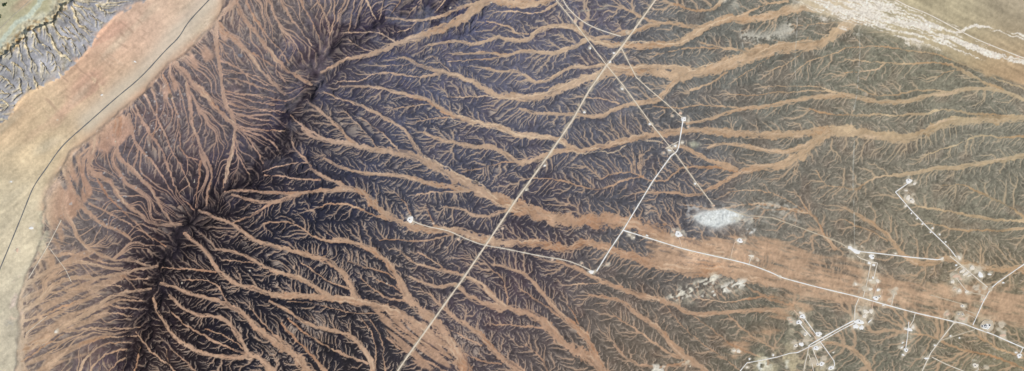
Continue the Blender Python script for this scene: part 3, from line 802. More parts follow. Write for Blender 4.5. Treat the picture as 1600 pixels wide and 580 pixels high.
# ----------------------------------------------------------------- roads, tracks and pads
ROADS = [   # name, width, colour, scuff width, course, label
 ('asphalt_road', 1.5, 'asphalt', 1.6, "346,-22 327,0 294,34 280,59 260,77 221,121 179,155 140,190 102,223 88,240 74,261 53,290 44,312 34,338 13,389 0,420 -14,455", 'dark asphalt road curving across the pinkish gravel plain west of the mountains'),
 ('gravel_road', 2.2, 'tan', 3.6, "1038,-22 1024,0 970,75 947,103 920,142 893,190 867,228 846,258 805,314 759,383 721,439 700,468 678,499 640,552 621,580 600,610", 'broad pale gravel road crossing the whole hill country from top to bottom'),
 ('gravel_road', 1.3, 'tan', 2.0, "861,-18 870,2 898,36 919,64 946,100 974,134 1020,197 1053,237 1086,283 1113,319", 'straight thin gravel road running down right from the top edge to the salt flat'),
 ('gravel_road', 1.2, 'tan', 1.8, "970,74 994,121 1015,140 1040,161 1066,184", 'thin gravel road from the broad road down to the square white pad'),
 ('gravel_road', 1.7, 'white', 2.2, "1067,189 1060,231 1057,237 1048,244 1020,283 974,359 953,390 932,424", 'white gravel road bending once from the square pad down to the road end pad'),
 ('gravel_road', 1.15, 'pale', 1.8, "643,344 652,349 672,355 700,360 721,370 740,378 755,383 785,388 810,393 848,401 883,406 905,414 924,423", 'white gravel road leading east from the lone well at the wash bend'),
 ('gravel_road', 1.6, 'white', 2.6, "974,360 1039,380 1070,390 1143,406 1174,414 1208,427 1219,433 1240,439 1290,452 1342,464 1365,471 1430,489 1462,496 1492,503 1507,506 1523,513 1548,521 1570,531 1600,544 1640,560", 'main gravel road through the oil field towards the lower right corner'),
 ('gravel_road', 1.2, 'pale', 1.6, "876,-16 880,2 888,14 908,33 932,45 953,52 970,57", 'winding thin gravel track beside the straight road near the top edge'),
 ('gravel_road', 1.4, 'white', 1.8, "1421,285 1399,300 1423,328 1451,357 1485,390 1494,402", 'white gravel road with a sharp corner below the upper right well'),
 ('gravel_road', 1.4, 'pale', 2.2, "1484,400 1512,423 1543,449", 'gravel road passing the striped pads down to the right junction'),
 ('gravel_road', 1.5, 'white', 1.8, "1341,393 1372,396 1423,402 1464,406 1472,405", 'almost level gravel road between two clusters of white pads'),
 ('gravel_road', 1.1, 'dull', 1.2, "1134,326 1165,337 1206,340 1234,350 1286,369 1314,380 1332,393 1339,400", 'faint gravel track from the salt flat to the white pad cluster'),
 ('gravel_road', 1.2, 'pale', 1.5, "1339,400 1345,404 1360,409 1371,411 1365,435", 'short gravel track around the bottom of the white pad cluster'),
 ('gravel_road', 1.1, 'pale', 1.4, "1361,409 1355,440 1349,464", 'short upright gravel track left of its parallel twin'),
 ('gravel_road', 1.1, 'pinkish', 1.2, "1371,440 1367,458 1364,471 1362,484", 'short pinkish gravel track past the pair of dark wells'),
 ('gravel_road', 1.4, 'pale', 2.2, "1342,466 1336,480 1335,500 1334,502", 'short gravel road dropping from the main road to the large white pad'),
 ('gravel_road', 1.8, 'white', 2.4, "1334,501 1311,513 1288,526 1268,537 1263,541", 'wide twin white gravel road rising to the large white pad'),
 ('gravel_road', 1.2, 'white', 1.5, "1336,504 1313,516 1290,529 1270,540 1262,543 1246,551 1234,552 1214,558 1190,563 1167,567 1157,579 1147,597", 'gravel road leaving the well cluster past the white crust in the bottom'),
 ('gravel_road', 1.2, 'pale', 1.5, "1430,489 1427,501 1421,510", 'short gravel spur down from the main road to the irregular white pad'),
 ('gravel_road', 1.2, 'white', 1.5, "1420,503 1418,525 1415,545", 'upright white gravel track between two pads below the main road'),
 ('gravel_road', 1.6, 'pale', 2.6, "1491,504 1468,533 1454,552 1441,579 1434,600", 'wide gravel road going from the main road to the bottom edge'),
 ('gravel_road', 1.3, 'dull', 2.0, "1469,532 1492,525 1523,515", 'dull gravel link road forming a triangle below the main road'),
 ('gravel_road', 1.1, 'pale', 1.3, "1456,558 1480,570 1503,579 1515,584 1528,578 1528,574", 'thin gravel track from the wide road to the bottom right well'),
 ('gravel_road', 1.4, 'white', 1.6, "1520,508 1528,490 1537,470 1548,451", 'dull gravel road between the storage station and the right junction'),
 ('gravel_road', 1.4, 'white', 1.8, "1548,451 1558,442 1600,413 1640,386", 'white gravel road leaving over the right edge'),
 ('gravel_road', 1.2, 'white', 1.6, "1598,544 1596,549 1593,554", 'short white spur to the well at the right edge'),
 ('gravel_road', 1.0, 'pinkish', 1.1, "1060,368 1063,379 1066,389", 'short pinkish spur up to the ringed well left of the others'),
 ('gravel_road', 1.0, 'pinkish', 1.1, "1152,377 1148,378 1144,391 1141,405", 'pinkish hooked spur up to the well below the salt flat'),
 ('gravel_road', 1.0, 'pale', 1.1, "1174,402 1170,413", 'short spur up to the cross shaped clearing'),
 ('gravel_road', 1.2, 'white', 1.4, "1256,496 1266,510 1276,524", 'white gravel track to the top well of the cluster'),
 ('gravel_road', 1.2, 'white', 1.4, "1250,506 1258,516 1267,526", 'white gravel track to the dark centred well of the cluster'),
 ('gravel_road', 1.0, 'pinkish', 1.2, "1240,484 1247,492 1259,508 1276,531", 'faint middle track between the two white tracks of the cluster'),
 ('gravel_road', 1.2, 'white', 1.4, "1281,533 1296,554 1303,564 1304,571 1300,575", 'white gravel track down to the lowest right well of the cluster'),
 ('gravel_road', 1.1, 'pale', 1.3, "1263,541 1262,552 1258,566 1255,584", 'pale gravel track downhill on the left of the well cluster'),
 ('gravel_road', 1.1, 'pale', 1.3, "1268,541 1273,554 1278,566", 'short gravel track down to the twin wells of the cluster'),
 ('gravel_road', 1.0, 'pale', 1.2, "1263,553 1268,566 1272,584", 'lowest gravel track leaving the cluster over the bottom edge'),
 ('gravel_road', 1.0, 'pale', 1.2, "1277,524 1284,527 1288,531", 'short white spur joining the cluster to the twin road'),
 ('gravel_road', 1.0, 'dull', 1.1, "1513,457 1526,459 1540,462", 'short dull track above the orange sand by the junction'),
 ('gravel_road', .9, 'dull', .9, "1507,484 1517,488 1526,491", 'upper of two short parallel tracks left of the station'),
 ('gravel_road', .9, 'dull', .9, "1510,491 1518,494 1523,497", 'lower of two short parallel tracks left of the station'),
 ('gravel_road', .9, 'dull', .9, "1454,461 1475,467 1503,475", 'faint straight track across the orange sand'),
 ('gravel_road', .9, 'pale', 1.1, "1397,459 1395,468 1393,477", 'short spur to the grey oval clearing north of the main road'),
 ('gravel_road', .9, 'pinkish', 1.0, "1379,454 1377,462 1375,470", 'tiny pinkish spur beside the pair of dark wells'),
 ('gravel_road', .9, 'pale', 1.0, "1494,434 1500,442 1508,452 1514,457", 'thin track between the dull clearings under the striped pads'),
 ('gravel_road', 1.0, 'pale', 1.2, "1507,421 1500,415 1492,423", 'short curved track above the striped pads'),
 ('gravel_road', .9, 'pale', 1.0, "1040,232 1050,226 1060,221", 'tiny pale spur crossing beside the bend of the white road'),
 ('dirt_track', .8, 'pale', 1.2, "96,344 77,381 66,400 45,435", 'pale straight vehicle track along the foot of the western fans'),
 ('dirt_track', .6, 'pale', .7, "78,388 103,421 112,440", 'short thin vehicle track across the western fans, upper one'),
 ('dirt_track', .6, 'pale', .7, "41,521 58,507 74,494", 'short thin vehicle track across the lower western fans'),
 ('dirt_track', .7, 'greyish', .9, "0,45 21,24 48,0 60,-12", 'thin grey vehicle track in the upper left corner'),
 ('highway', 1.5, 'pale', 2.0, "1380,-14 1399,0 1423,12 1444,19 1468,31 1499,48 1527,62 1561,76 1600,91 1640,106", 'pale road crossing the braided river bed in the upper right corner'),
]
ROADS = [(n, w * (.86 if c not in ('tan', 'asphalt') else 1), c, sw, p, lb) for n, w, c, sw, p, lb in ROADS]
ROUND = ('asphalt', 'main gravel', 'winding', 'leading east', 'pale road crossing', 'hooked', 'wide twin', 'curved')
def rnd_(lb): return 2 if any(v in lb for v in ROUND) else 0
SURVEY = ["1345,40 1341,45 1344,72 1343,95 1339,148 1334,172", "1156,45 1158,56 1161,74", "1246,28 1244,66 1241,103 1246,141", "1335,221 1332,276 1335,338 1335,383"]
# pads: x, y, half axes, turn, pit positions, colour, label
P_ = []
def pad_(x, y, a, b=None, rot=0, pits=(), c='white', label=''): P_.append((x, y, a, b or a, rot, pits, c, label))
D = ((0, 0),)
pad_(641, 343, 4.6, 4.2, 10, ((-.6, .3),), 'white', 'lone white well pad with dark pit at the bend of the left wash')
pad_(924, 425, 3.4, 2.8, 15, (), 'white', 'white pad at the end of the white road among the central hills')
pad_(1068, 186, 3.6, 3.2, 0, (), 'white', 'bright square white pad where two roads end beside the orange wash')
pad_(1063, 177, 2.3, 2.3, 0, (), 'pinkish', 'small pinkish clearing just above the bright square pad')
pad_(1050, 181, 1.3, 1.1, 0, (), 'pinkish', 'tiny pinkish clearing on the left of the bright square pad')
pad_(1075, 198, 1.7, 1.3, 0, (), 'pinkish', 'small pinkish clearing just below the bright square pad')
pad_(1055, 228, 2.2, 1.3, 10, (), 'white', 'flat white clearing right beside the bend of the white road')
pad_(1046, 235, 2.6, 1.3, 10, (), 'white', 'oblong white clearing where the thin road meets the white road')
pad_(1037, 239, 1.2, 1.6, 0, (), 'pinkish', 'tiny pinkish clearing west of the road crossing')
pad_(1066, 223, 2.2, 1.2, 0, (), 'pale', 'pale clearing at the edge of the greenish patch by the bend')
pad_(1060, 366, 5.2, 4.2, 0, ((-.3, -.2),), 'white', 'ringed white well pad with dark pit left below the salt flat')
pad_(1052, 360, 2, 1.4, 30, (), 'pinkish', 'pinkish clearing up left of the ringed well pad')
pad_(1156, 376, 4, 3.4, 0, ((-.4, -.6),), 'white', 'white well pad with dark pit just below the salt flat')
pad_(1163, 375, 2.4, 1.2, 0, (), 'pinkish', 'pinkish clearing attached on the right of the well below the salt flat')
pad_(1174, 400, 3.8, 1.8, 15, (), 'pale', 'cross shaped pale clearing above the main road')
pad_(1420, 283, 4.4, 3.6, 20, ((-.6, -1.6),), 'white', 'white well pad with dark pit at the end of the cornered road')
pad_(1429, 287, 2.4, 2, -40, (), 'pale', 'small pale clearing right of the cornered road well')
pad_(1416, 298, 2.4, 1, 0, (), 'pale', 'thin pale clearing inside the corner of the white road')
pad_(1419, 309, 2.6, 4.4, 10, (), 'pale', 'tall pale clearing beside the cornered road')
pad_(1425, 314, 4, 3.2, -20, ((-1.6, -1.8),), 'pale', 'rough pale well pad with small dark pit beside the cornered road')
pad_(1415, 322, 1.9, 1.4, 0, (), 'pale', 'small pale clearing on the left of the cornered road')
pad_(1335, 392, 6, 3.2, 30, (), 'white', 'long white pad at the junction of the level road')
pad_(1328, 387, 3.4, 2.4, 25, (), 'white', 'upper left white clearing of the pad cluster on the level road')
pad_(1341, 394, 3.4, 2.4, 0, (), 'white', 'bright white clearing where the level road starts')
pad_(1346, 385, 1.7, 1.5, 0, (), 'dull', 'small dull round clearing above the level road')
pad_(1362, 401, 3.6, 4, 0, ((2.3, .2),), 'white', 'white pad with dark pit hanging below the level road')
pad_(1358, 411, 2.6, 1.5, 20, (), 'white', 'small white clearing at the head of the upright track')
pad_(1365, 414, 2.6, 1.4, 0, (), 'white', 'small white clearing right of the head of the upright track')
pad_(1399, 396, 1.5, 1, 0, (), 'pale', 'tiny pale clearing above the level road')
pad_(1337, 444, 1.8, 2.4, -20, (), 'pale', 'small pale clearing left of the upright tracks')
pad_(1351, 451, 4, 3.8, 0, (), 'dull', 'round dull clearing astride the left upright track')
pad_(1360, 452, 3.2, 2, 0, (), 'pale', 'pale clearing right of the round dull clearing')
pad_(1372, 453, 2.3, 2, 0, (), 'white', 'small bright white clearing north of the two dark wells')
pad_(1360, 438, 2.6, 1.4, -10, (), 'pale', 'pale clearing between the upright tracks')
pad_(1364, 434, 1.3, 1.8, 0, (), 'white', 'tiny bright clearing between the upright tracks')
pad_(1371, 439, 3, 2.4, 30, (), 'pale', 'pale clearing at the top of the pinkish track')
pad_(1368.5, 466, 3.8, 3.4, 0, ((.7, -.9),), 'white', 'ringed white well pad with dark pit on the main road')
pad_(1374.5, 463, 1.8, 1.6, 0, ((-.2, 0),), 'pale', 'small dark centred well right of the ringed pad')
pad_(1397, 457, 5, 2.6, 20, (), 'dull', 'grey oval clearing north of the main road')
pad_(1391, 470, 1.9, 1.6, 0, (), 'pinkish', 'small pinkish clearing under the grey oval clearing')
pad_(1344, 483, 2.2, 2, 0, (), 'dull', 'small dull clearing right of the short road to the large pad')
pad_(1353, 487, 4.2, 3, 10, (), 'pale', 'oblong pale clearing north of the large white pad')
pad_(1361, 486.5, 3, 3, 0, (), 'pale', 'round pale clearing at the foot of the pinkish track')
pad_(1351, 494, 3, 3, 0, (), 'pale', 'speckled pale clearing just above the large white pad')
pad_(1342, 503, 6.8, 3.4, 0, ((.8, -1),), 'white', 'large white well pad with dark pit where the twin road ends')
pad_(1337, 510, 3.8, 3.6, 0, (), 'white', 'white lobe under the left side of the large white pad')
pad_(1346, 512, 3.4, 3.2, 30, (), 'white', 'white lobe under the right side of the large white pad')
pad_(1359, 502, 3.4, 1.0, -45, (), 'white', 'thin white slanting clearing right of the large white pad')
pad_(1380, 477, 2, .8, 5, (), 'white', 'thin white clearing under the main road east of the ringed pad')
pad_(1254, 494.5, 4, 3.4, 20, ((-.6, .3),), 'white', 'topmost white well pad of the lower cluster')
pad_(1251, 489, 3, 1.8, 10, (), 'pale', 'pale clearing on top of the topmost well of the cluster')
pad_(1248.5, 503.5, 3.8, 3.4, 0, ((-1, .2),), 'white', 'white well pad with the darkest pit of the lower cluster')
pad_(1234, 498.5, 2.6, 1.2, 15, (), 'pinkish', 'upper of two small pinkish clearings left of the cluster')
pad_(1236, 503, 2.4, .9, 0, (), 'pinkish', 'lower of two small pinkish clearings left of the cluster')
pad_(1258.5, 522, 3, 2.6, 0, ((-.6, .3),), 'pale', 'pale well pad at the end of the white track in the cluster')
pad_(1279, 522, 4.2, 3.6, 10, ((-.7, .4),), 'white', 'ringed white well pad on the right of the cluster by the twin road')
pad_(1243.5, 540, 3, 2.6, 0, ((0, .3),), 'pale', 'pale well pad on the left of the lower cluster')
pad_(1252, 538, 3.4, 2.8, 30, (), 'white', 'white clearing between the left well and the twin road')
pad_(1242, 535, 3.2, 1.6, 0, (), 'dull', 'dull clearing above the left well of the cluster')
pad_(1260, 531, 4, 1.4, 10, (), 'dull', 'dull flat clearing in the middle of the cluster')
pad_(1275, 544, 3.8, 3.4, 0, ((-.4, -.3),), 'white', 'round white well pad just below the twin road')
pad_(1281, 542.5, 3.4, 1.9, -20, (), 'pale', 'pale lobe on the right of the round white well pad')
pad_(1284, 568.5, 3.6, 3, 0, ((-.2, .4),), 'white', 'right one of the twin wells at the bottom of the cluster')
pad_(1277.5, 569, 2.8, 2.4, 0, ((.2, .2),), 'pale', 'left one of the twin wells at the bottom of the cluster')
pad_(1270, 565, 5.6, 3.4, 15, (), 'dull', 'large dull clearing left of the twin wells')
pad_(1287, 560, 3.6, 3.8, 0, (), 'dull', 'mottled dull clearing above the twin wells')
pad_(1298.5, 575, 4, 2.8, 0, ((-.2, .6),), 'white', 'white well pad near the bottom edge at the end of a white track')
pad_(1302, 551, 1.3, 1.2, 0, (), 'pale', 'tiny pale round clearing alone right of the white track')
pad_(1208, 555, 1.4, 1.4, 0, (), 'white', 'tiny white round clearing north of the road by the white crust')
pad_(1171, 561, 1.4, 1.2, 0, (), 'white', 'tiny pale clearing beside the fork of the bottom road')
pad_(1167, 574, 1.7, 1.3, 0, (), 'pale', 'tiny pale clearing below the fork of the bottom road')
pad_(1154, 549, 2.6, 2.6, 0, (), 'pale', 'round pale clearing on the dark hills above the bottom road')
pad_(1147, 548, 2.4, 1.6, 10, (), 'pale', 'small pale clearing just left of the round one on the dark hills')
pad_(1421, 515, 3.8, 2.6, 10, (), 'white', 'irregular white pad south of the main road')
pad_(1426, 511, 2.6, 2.4, 0, (), 'pale', 'pale lobe up right of the irregular white pad')
pad_(1414.5, 514, 2, 1.8, 0, (), 'pale', 'small pale lobe left of the irregular white pad')
pad_(1415.5, 547, 2.8, 3, 0, ((1, .3),), 'white', 'white well pad with dark pit at the lower end of the upright track')
pad_(1411, 554.5, 2.4, 1.1, 25, (), 'white', 'hooked white clearing below the well on the upright track')
pad_(1409, 543, 3, .9, -30, (), 'white', 'lower of two slanting white streaks beside the upright track')
pad_(1410.5, 535.5, 2, .9, -30, (), 'white', 'upper of two slanting white streaks beside the upright track')
pad_(1504, 478, 2.8, 2.4, 0, ((0, .2),), 'pale', 'pale well pad with dark pit above two others near the station')
pad_(1504, 491.5, 3.2, 2.8, 0, ((0, -.4),), 'dull', 'dull well pad with a black pit close to the station road')
pad_(1497.5, 491, 2.4, 2.2, 0, ((.6, -.2),), 'dull', 'small dull well pad left of the black pit')
pad_(1503, 498, 5, 2, 5, (), 'pinkish', 'long pinkish clearing under the black pit well')
pad_(1564.5, 509.5, 4.6, 2.4, 25, (), 'dull', 'pale grey oval clearing right of the round storage station')
pad_(1567, 524, 4.4, 2, 0, (), 'pinkish', 'pinkish clearing right of the main road below the station')
pad_(1592.5, 556, 3.8, 3, 0, ((1, 0),), 'white', 'white well pad with dark pit beside the right edge')
pad_(1587.5, 551, 2, .9, 15, (), 'white', 'small curved white clearing by the well at the right edge')
pad_(1524, 571, 4, 3.4, 0, ((-.4, .4),), 'pale', 'pale well pad with black pit near the bottom right')
pad_(1540, 574.5, 2.2, 1.5, 0, (), 'dull', 'small dull clearing right of the bottom right well')
pad_(1447.5, 560, 3.4, 1.4, 0, (), 'white', 'white clearing on the left side of the wide bottom road')
pad_(1460.5, 539.5, 1.6, 1, 0, (), 'white', 'tiny white clearing on the wide bottom road under the fork')
pad_(1485, 525, 1.4, 1.1, 0, (), 'white', 'tiny white clearing above the dull link road')
pad_(1499, 528, 1.1, 1.1, 0, (), 'white', 'tiny white round clearing below the dull link road')
pad_(1532, 429.5, 4.4, 3.2, 40, (), 'white', 'bright white oblong pad right of the striped pads')
pad_(1519, 418.5, 3.8, 3, 0, (), 'pale', 'greenish pale clearing above the gravel road at the striped pads')
pad_(1530, 421, 5.6, 1.3, 25, (), 'dull', 'curved dull clearing above the bright oblong pad')
pad_(1504, 423.5, 4.4, 2.4, -25, (), 'pale', 'upper striped pale pad beside the gravel road')
pad_(1509, 427.5, 4.6, 2.2, -35, (), 'pale', 'lower striped pale pad beside the gravel road')
pad_(1515, 430.5, 4, 1, -25, (), 'pale', 'thin pale strip next to the striped pads')
pad_(1494, 431.5, 5, 2.4, 0, (), 'pinkish', 'pale pinkish clearing left of the striped pads')
pad_(1500.5, 435.5, 2.8, 1.6, 20, (), 'pinkish', 'orange pink clearing below the striped pads')
pad_(1488.5, 440.5, 2.6, 2.6, 0, (), 'pale', 'round pale clearing left under the striped pads')
pad_(1499, 454, 2.8, 2.4, 0, (), 'pale', 'pale clearing on the edge of the orange sand')
pad_(1492, 452, 2, 1.2, 0, (), 'pinkish', 'tiny pinkish clearing on the edge of the orange sand')
pad_(1510.5, 456, 3.2, 2, 0, (), 'pale', 'wide pale clearing on the edge of the orange sand')
pad_(1526, 451.5, 4, 2, -25, (), 'dull', 'dull branching clearing left of the right junction')
pad_(1537, 450.5, 2.6, 1.4, 20, (), 'dull', 'dull small clearing just left of the right junction')
pad_(1547.5, 452, 3, 3.2, 0, (), 'dull', 'dull round clearing on the right junction')
pad_(1567.5, 441.8, 1.7, 1.3, 0, (), 'white', 'small bright white clearing below the road to the right edge')
pad_(1546, 428.7, 3, 1, 15, (), 'white', 'thin curved white clearing right of the bright oblong pad')
pad_(1494, 414.5, 1.8, 1.1, 0, (), 'white', 'tiny white clearing above the striped pads')
pad_(1498.5, 402.5, 3.4, 1.8, 50, (), 'pale', 'pale clearing at the end of the diagonal white road')
pad_(1472, 404, 2.6, 1.8, -20, (), 'pale', 'pale clearing at the right end of the level road')
pad_(1537, 465, 2.2, 1.3, 20, (), 'pinkish', 'upper pinkish clearing on the dull road to the junction')
pad_(1534, 471, 2, 1.2, 20, (), 'pinkish', 'lower pinkish clearing on the dull road to the junction')
pad_(1480, 491, 3.2, 1.8, 0, (), 'pinkish', 'pinkish mottled clearing above the main road')
pad_(1491, 503.5, 2, 1.8, 0, (), 'pale', 'pale clearing at the junction of the wide bottom road')
pad_(1219, 432, 2.6, 1.2, 20, (), 'pale', 'pale clearing at the bend of the main road in the orange sand')
pad_(1183, 405.5, 2, 1, 0, (), 'pinkish', 'tiny pinkish clearing by the cross shaped clearing')
pad_(1011, 368, 1.8, 1, 15, (), 'white', 'tiny pale clearing below the start of the main road')
pad_(983, 367, 2, 1, 15, (), 'pale', 'small pale clearing under the main road at its start')
pad_(990, 371, 1.8, .9, 10, (), 'pale', 'pale speck below the main road at its start')
pad_(948, 413, 2, 1, 0, (), 'pinkish', 'pinkish clearing right of the road end pad')
pad_(863, 406, 1.8, 1.3, 0, (), 'pinkish', 'pinkish clearing under the white road halfway to its end pad')
pad_(909, 411, 1.6, 1.2, 0, (), 'pinkish', 'pinkish clearing above the white road close to its end pad')
pad_(716, 374, 2.2, 1.7, 0, (), 'pinkish', 'pinkish clearing below the white road in the left wash')
pad_(677, 349, 1.8, 1.3, 0, (), 'pinkish', 'pinkish clearing above the white road near the lone well')
pad_(898, 33, 2.1, 1.8, 0, (), 'pinkish', 'pinkish white clearing on the straight road near the top edge')
pad_(922, 75.5, 1.7, 1.3, 0, (), 'white', 'white clearing left of the straight road below the braided wash')
pad_(959, 83, 1.9, 1.2, 0, (), 'white', 'white clearing left of the broad road below the braided wash')
pad_(953, 97, 1.8, 1.3, -40, (), 'white', 'white clearing beside the crossing of the broad and straight roads')
pad_(981, 50, 1.3, 1, 0, (), 'pinkish', 'tiny pinkish clearing left of the broad road near the top')
pad_(1020, 14, 1.2, .9, 0, (), 'pinkish', 'tiny pinkish clearing right of the broad road at the top')
pad_(972, 139, 1.7, 1.2, 0, (), 'white', 'white clearing left of the straight road under the crossing')
pad_(1015, 194, 1.8, 1.4, 0, (), 'white', 'white clearing left of the straight road lower down')
pad_(913, 175.5, 1.9, 1.3, 0, (), 'white', 'white clearing on the right of the broad road above its second wash')
pad_(851, 259, 1.6, 1.2, 0, (), 'white', 'white clearing on the right of the broad road below its second wash')
pad_(822, 297, 1.5, 1.1, 0, (), 'pale', 'pale clearing on the right of the broad road above the orange wash')
pad_(785, 357, 1.8, 1.4, 0, (), 'pinkish', 'pinkish clearing right of the broad road in the dark hills')
pad_(1086, 287, 1.7, 1.3, 0, (), 'white', 'white clearing on the straight road above the salt flat')
pad_(1115, 321, 2.2, 1.2, 0, (), 'pinkish', 'pinkish clearing at the end of the straight road')
pad_(1545, 70.5, 1.2, 1, 0, (), 'pinkish', 'tiny pinkish clearing by the road in the upper right plain')
pad_(1590, 89, 2.4, 1.2, 20, (), 'pinkish', 'pinkish clearing by the road at the right edge of the upper plain')
pad_(211, 96.5, 1.9, 1, 15, (), 'white', 'small white clearing on the pink plain near the asphalt road')
pad_(159, 148.5, 2, .9, -10, (), 'white', 'white clearing at the foot of the pale gully on the pink plain')
pad_(49, 356.5, 3.2, 2, 0, (), 'white', 'white clearing right of the asphalt road on the pale plain')
pad_(17.5, 284, 1.5, 1, 0, (), 'white', 'small white clearing left of the asphalt road on the pale plain')
pad_(27, 391, 1.7, 3, 15, (), 'pinkish', 'pinkish upright clearing below the asphalt road at the left')
pad_(88, 518, 1.9, 2.2, 20, (), 'pale', 'small pale clearing among the lower western fans')
for n, (x, y) in zip(('first', 'second', 'third', 'fourth', 'fifth', 'sixth', 'seventh'), ((1424, 333.3), (1433, 341.5), (1441, 350), (1454, 363), (1457, 356.5), (1468, 366.5), (1477.5, 378))):
    pad_(x, y, 1.3, 1.1, 0, (), 'white', f'{n} small white spot along the diagonal road, counted from its corner')
COLS = {'white': (250, 245, 236), 'pale': (234, 224, 206), 'dull': (204, 190, 166), 'pinkish': (222, 192, 166), 'tan': (226, 211, 188), 'asphalt': (112, 112, 112), 'greyish': (176, 172, 158)}
for nm, w, c, sw, p, lb in ROADS:
    scuff(pts(p), sw * 1.15, (206, 190, 160) if c != 'asphalt' else (204, 196, 168), .62 if c != 'asphalt' else .35)
for p in SURVEY:
    scuff(pts(p), .95, (206, 204, 190), .55)
for x, y, a, b, rot, pits, c, lb in P_:
    scuff([(x - .5, y), (x + .5, y)], max(a, b) * 1.9 + .6, (216, 204, 180), .8)
scuff(pts("1536,500 1546,508 1544,516"), 8, (200, 180, 148), .85)
graded = np.zeros_like(M)
for nm, w, c, sw, p, lb in ROADS:
    q, t = resample(pts(p), .8); m_ = np.full(GX.shape, -1, np.float32)
    stamp(q, t, np.full(len(t), 2.6), m_); graded = np.maximum(graded, sstep(0, .5, m_))
for x, y, a, b, *_r in P_:
    graded = np.maximum(graded, sstep(1.35, 1.0, np.sqrt((GX - x)**2 + (GY - y)**2) / (max(a, b) + 1)))
graded = np.maximum(graded, sstep(1.2, 1.0, np.sqrt((GX - 1543)**2 + (GY - 509)**2) / 11))
Z = Z + (blur(Z, 3.5) - Z) * graded
Z = Z.astype(np.float32)

def lin(c):
    c = np.clip(np.asarray(c, np.float64) / 255, 0, 1)
    return np.where(c <= .04045, c / 12.92, ((c + .055) / 1.055)**2.4)
ALB = np.clip(lin(col) * GAIN, .004, .85).astype(np.float32)
# ----------------------------------------------------------------- materials
def ground_material(name, grain=.10, scale=.06):
    m = bpy.data.materials.new(name); m.use_nodes = True
    nt = m.node_tree; b = nt.nodes['Principled BSDF']
    b.inputs['Roughness'].default_value = .95
    b.inputs['Specular IOR Level'].default_value = .15
    at = nt.nodes.new('ShaderNodeAttribute'); at.attribute_name = 'albedo'
    tc = nt.nodes.new('ShaderNodeTexCoord')
    n = nt.nodes.new('ShaderNodeTexNoise'); n.inputs['Scale'].default_value = scale; n.inputs['Detail'].default_value = 5; n.inputs['Roughness'].default_value = .65
    mr = nt.nodes.new('ShaderNodeMapRange')
    mr.inputs['From Min'].default_value = .3; mr.inputs['From Max'].default_value = .7
    mr.inputs['To Min'].default_value = 1 - grain; mr.inputs['To Max'].default_value = 1 + grain
    mx = nt.nodes.new('ShaderNodeVectorMath'); mx.operation = 'SCALE'
    nt.links.new(tc.outputs['Object'], n.inputs['Vector'])
    nt.links.new(n.outputs['Fac'], mr.inputs['Value'])
    nt.links.new(at.outputs['Color'], mx.inputs[0]); nt.links.new(mr.outputs['Result'], mx.inputs['Scale'])
    nt.links.new(mx.outputs['Vector'], b.inputs['Base Color'])
    return m

def plain_material(name, srgb, rough=.9, grain=.12, scale=.05, metal=0.0):
    m = bpy.data.materials.new(name); m.use_nodes = True
    nt = m.node_tree; b = nt.nodes['Principled BSDF']
    b.inputs['Roughness'].default_value = rough; b.inputs['Metallic'].default_value = metal
    b.inputs['Specular IOR Level'].default_value = .2
    c = lin(np.array(srgb)) * GAIN
    tc = nt.nodes.new('ShaderNodeTexCoord')
    n = nt.nodes.new('ShaderNodeTexNoise'); n.inputs['Scale'].default_value = scale; n.inputs['Detail'].default_value = 4
    r = nt.nodes.new('ShaderNodeValToRGB')
    r.color_ramp.elements[0].position = .3; r.color_ramp.elements[1].position = .7
    r.color_ramp.elements[0].color = (*[float(v * (1 - grain)) for v in c], 1)
    r.color_ramp.elements[1].color = (*[float(min(.9, v * (1 + grain))) for v in c], 1)
    nt.links.new(tc.outputs['Object'], n.inputs['Vector']); nt.links.new(n.outputs['Fac'], r.inputs['Fac'])
    nt.links.new(r.outputs['Color'], b.inputs['Base Color'])
    return m

# ----------------------------------------------------------------- the ground sheet, running on to the horizon
def wx_(x): return (x - 800) * PX
def wy_(y): return (290 - y) * PX
ext = np.array([12, 40, 110, 260, 560, 1200, 2600, 5600, 12000, 25000.0])
xs = np.r_[X0 - ext[::-1], gx, gx[-1] + ext]; ys = np.r_[Y0 - ext[::-1], gy, gy[-1] + ext]
E = len(ext)
Zp = np.pad(Z, E, mode='edge')
yy, xx = np.meshgrid(ys, xs, indexing='ij')
far = np.maximum.reduce([X0 - xx, xx - gx[-1], Y0 - yy, yy - gy[-1], np.zeros_like(xx)])
Zp = Zp * np.exp(-far / 300)
ALBp = np.pad(ALB, ((E, E), (E, E), (0, 0)), mode='edge')
mean_c = ALB.reshape(-1, 3).mean(0)
ALBp = ALBp + (mean_c - ALBp) * (1 - np.exp(-far / 200))[..., None]
H, Wd = Zp.shape
CO = np.stack([wx_(xx), wy_(yy), Zp * PX], -1).reshape(-1, 3).astype(np.float32)
CC = np.concatenate([ALBp, np.ones((H, Wd, 1), np.float32)], -1).reshape(-1, 4).astype(np.float32)
base_i = (np.arange(H - 1)[:, None] * Wd + np.arange(Wd - 1)[None, :])
def sheet_mesh(name, cells):
    b = base_i[cells].astype(np.int32)
    quads = np.stack([b + Wd, b + Wd + 1, b + 1, b], -1).reshape(-1)
    used = np.unique(quads)
    idx = np.searchsorted(used, quads).astype(np.int32)
    me = bpy.data.meshes.new(name)
    me.vertices.add(len(used)); me.vertices.foreach_set('co', CO[used].ravel())
    me.loops.add(len(idx)); me.loops.foreach_set('vertex_index', idx)
    me.polygons.add(len(b)); me.polygons.foreach_set('loop_start', np.arange(len(b), dtype=np.int32) * 4)
    me.polygons.foreach_set('material_index', np.zeros(len(b), np.int32))
    me.update(calc_edges=True)
    at = me.attributes.new('albedo', 'FLOAT_COLOR', 'POINT'); at.data.foreach_set('color', CC[used].ravel())
    return me
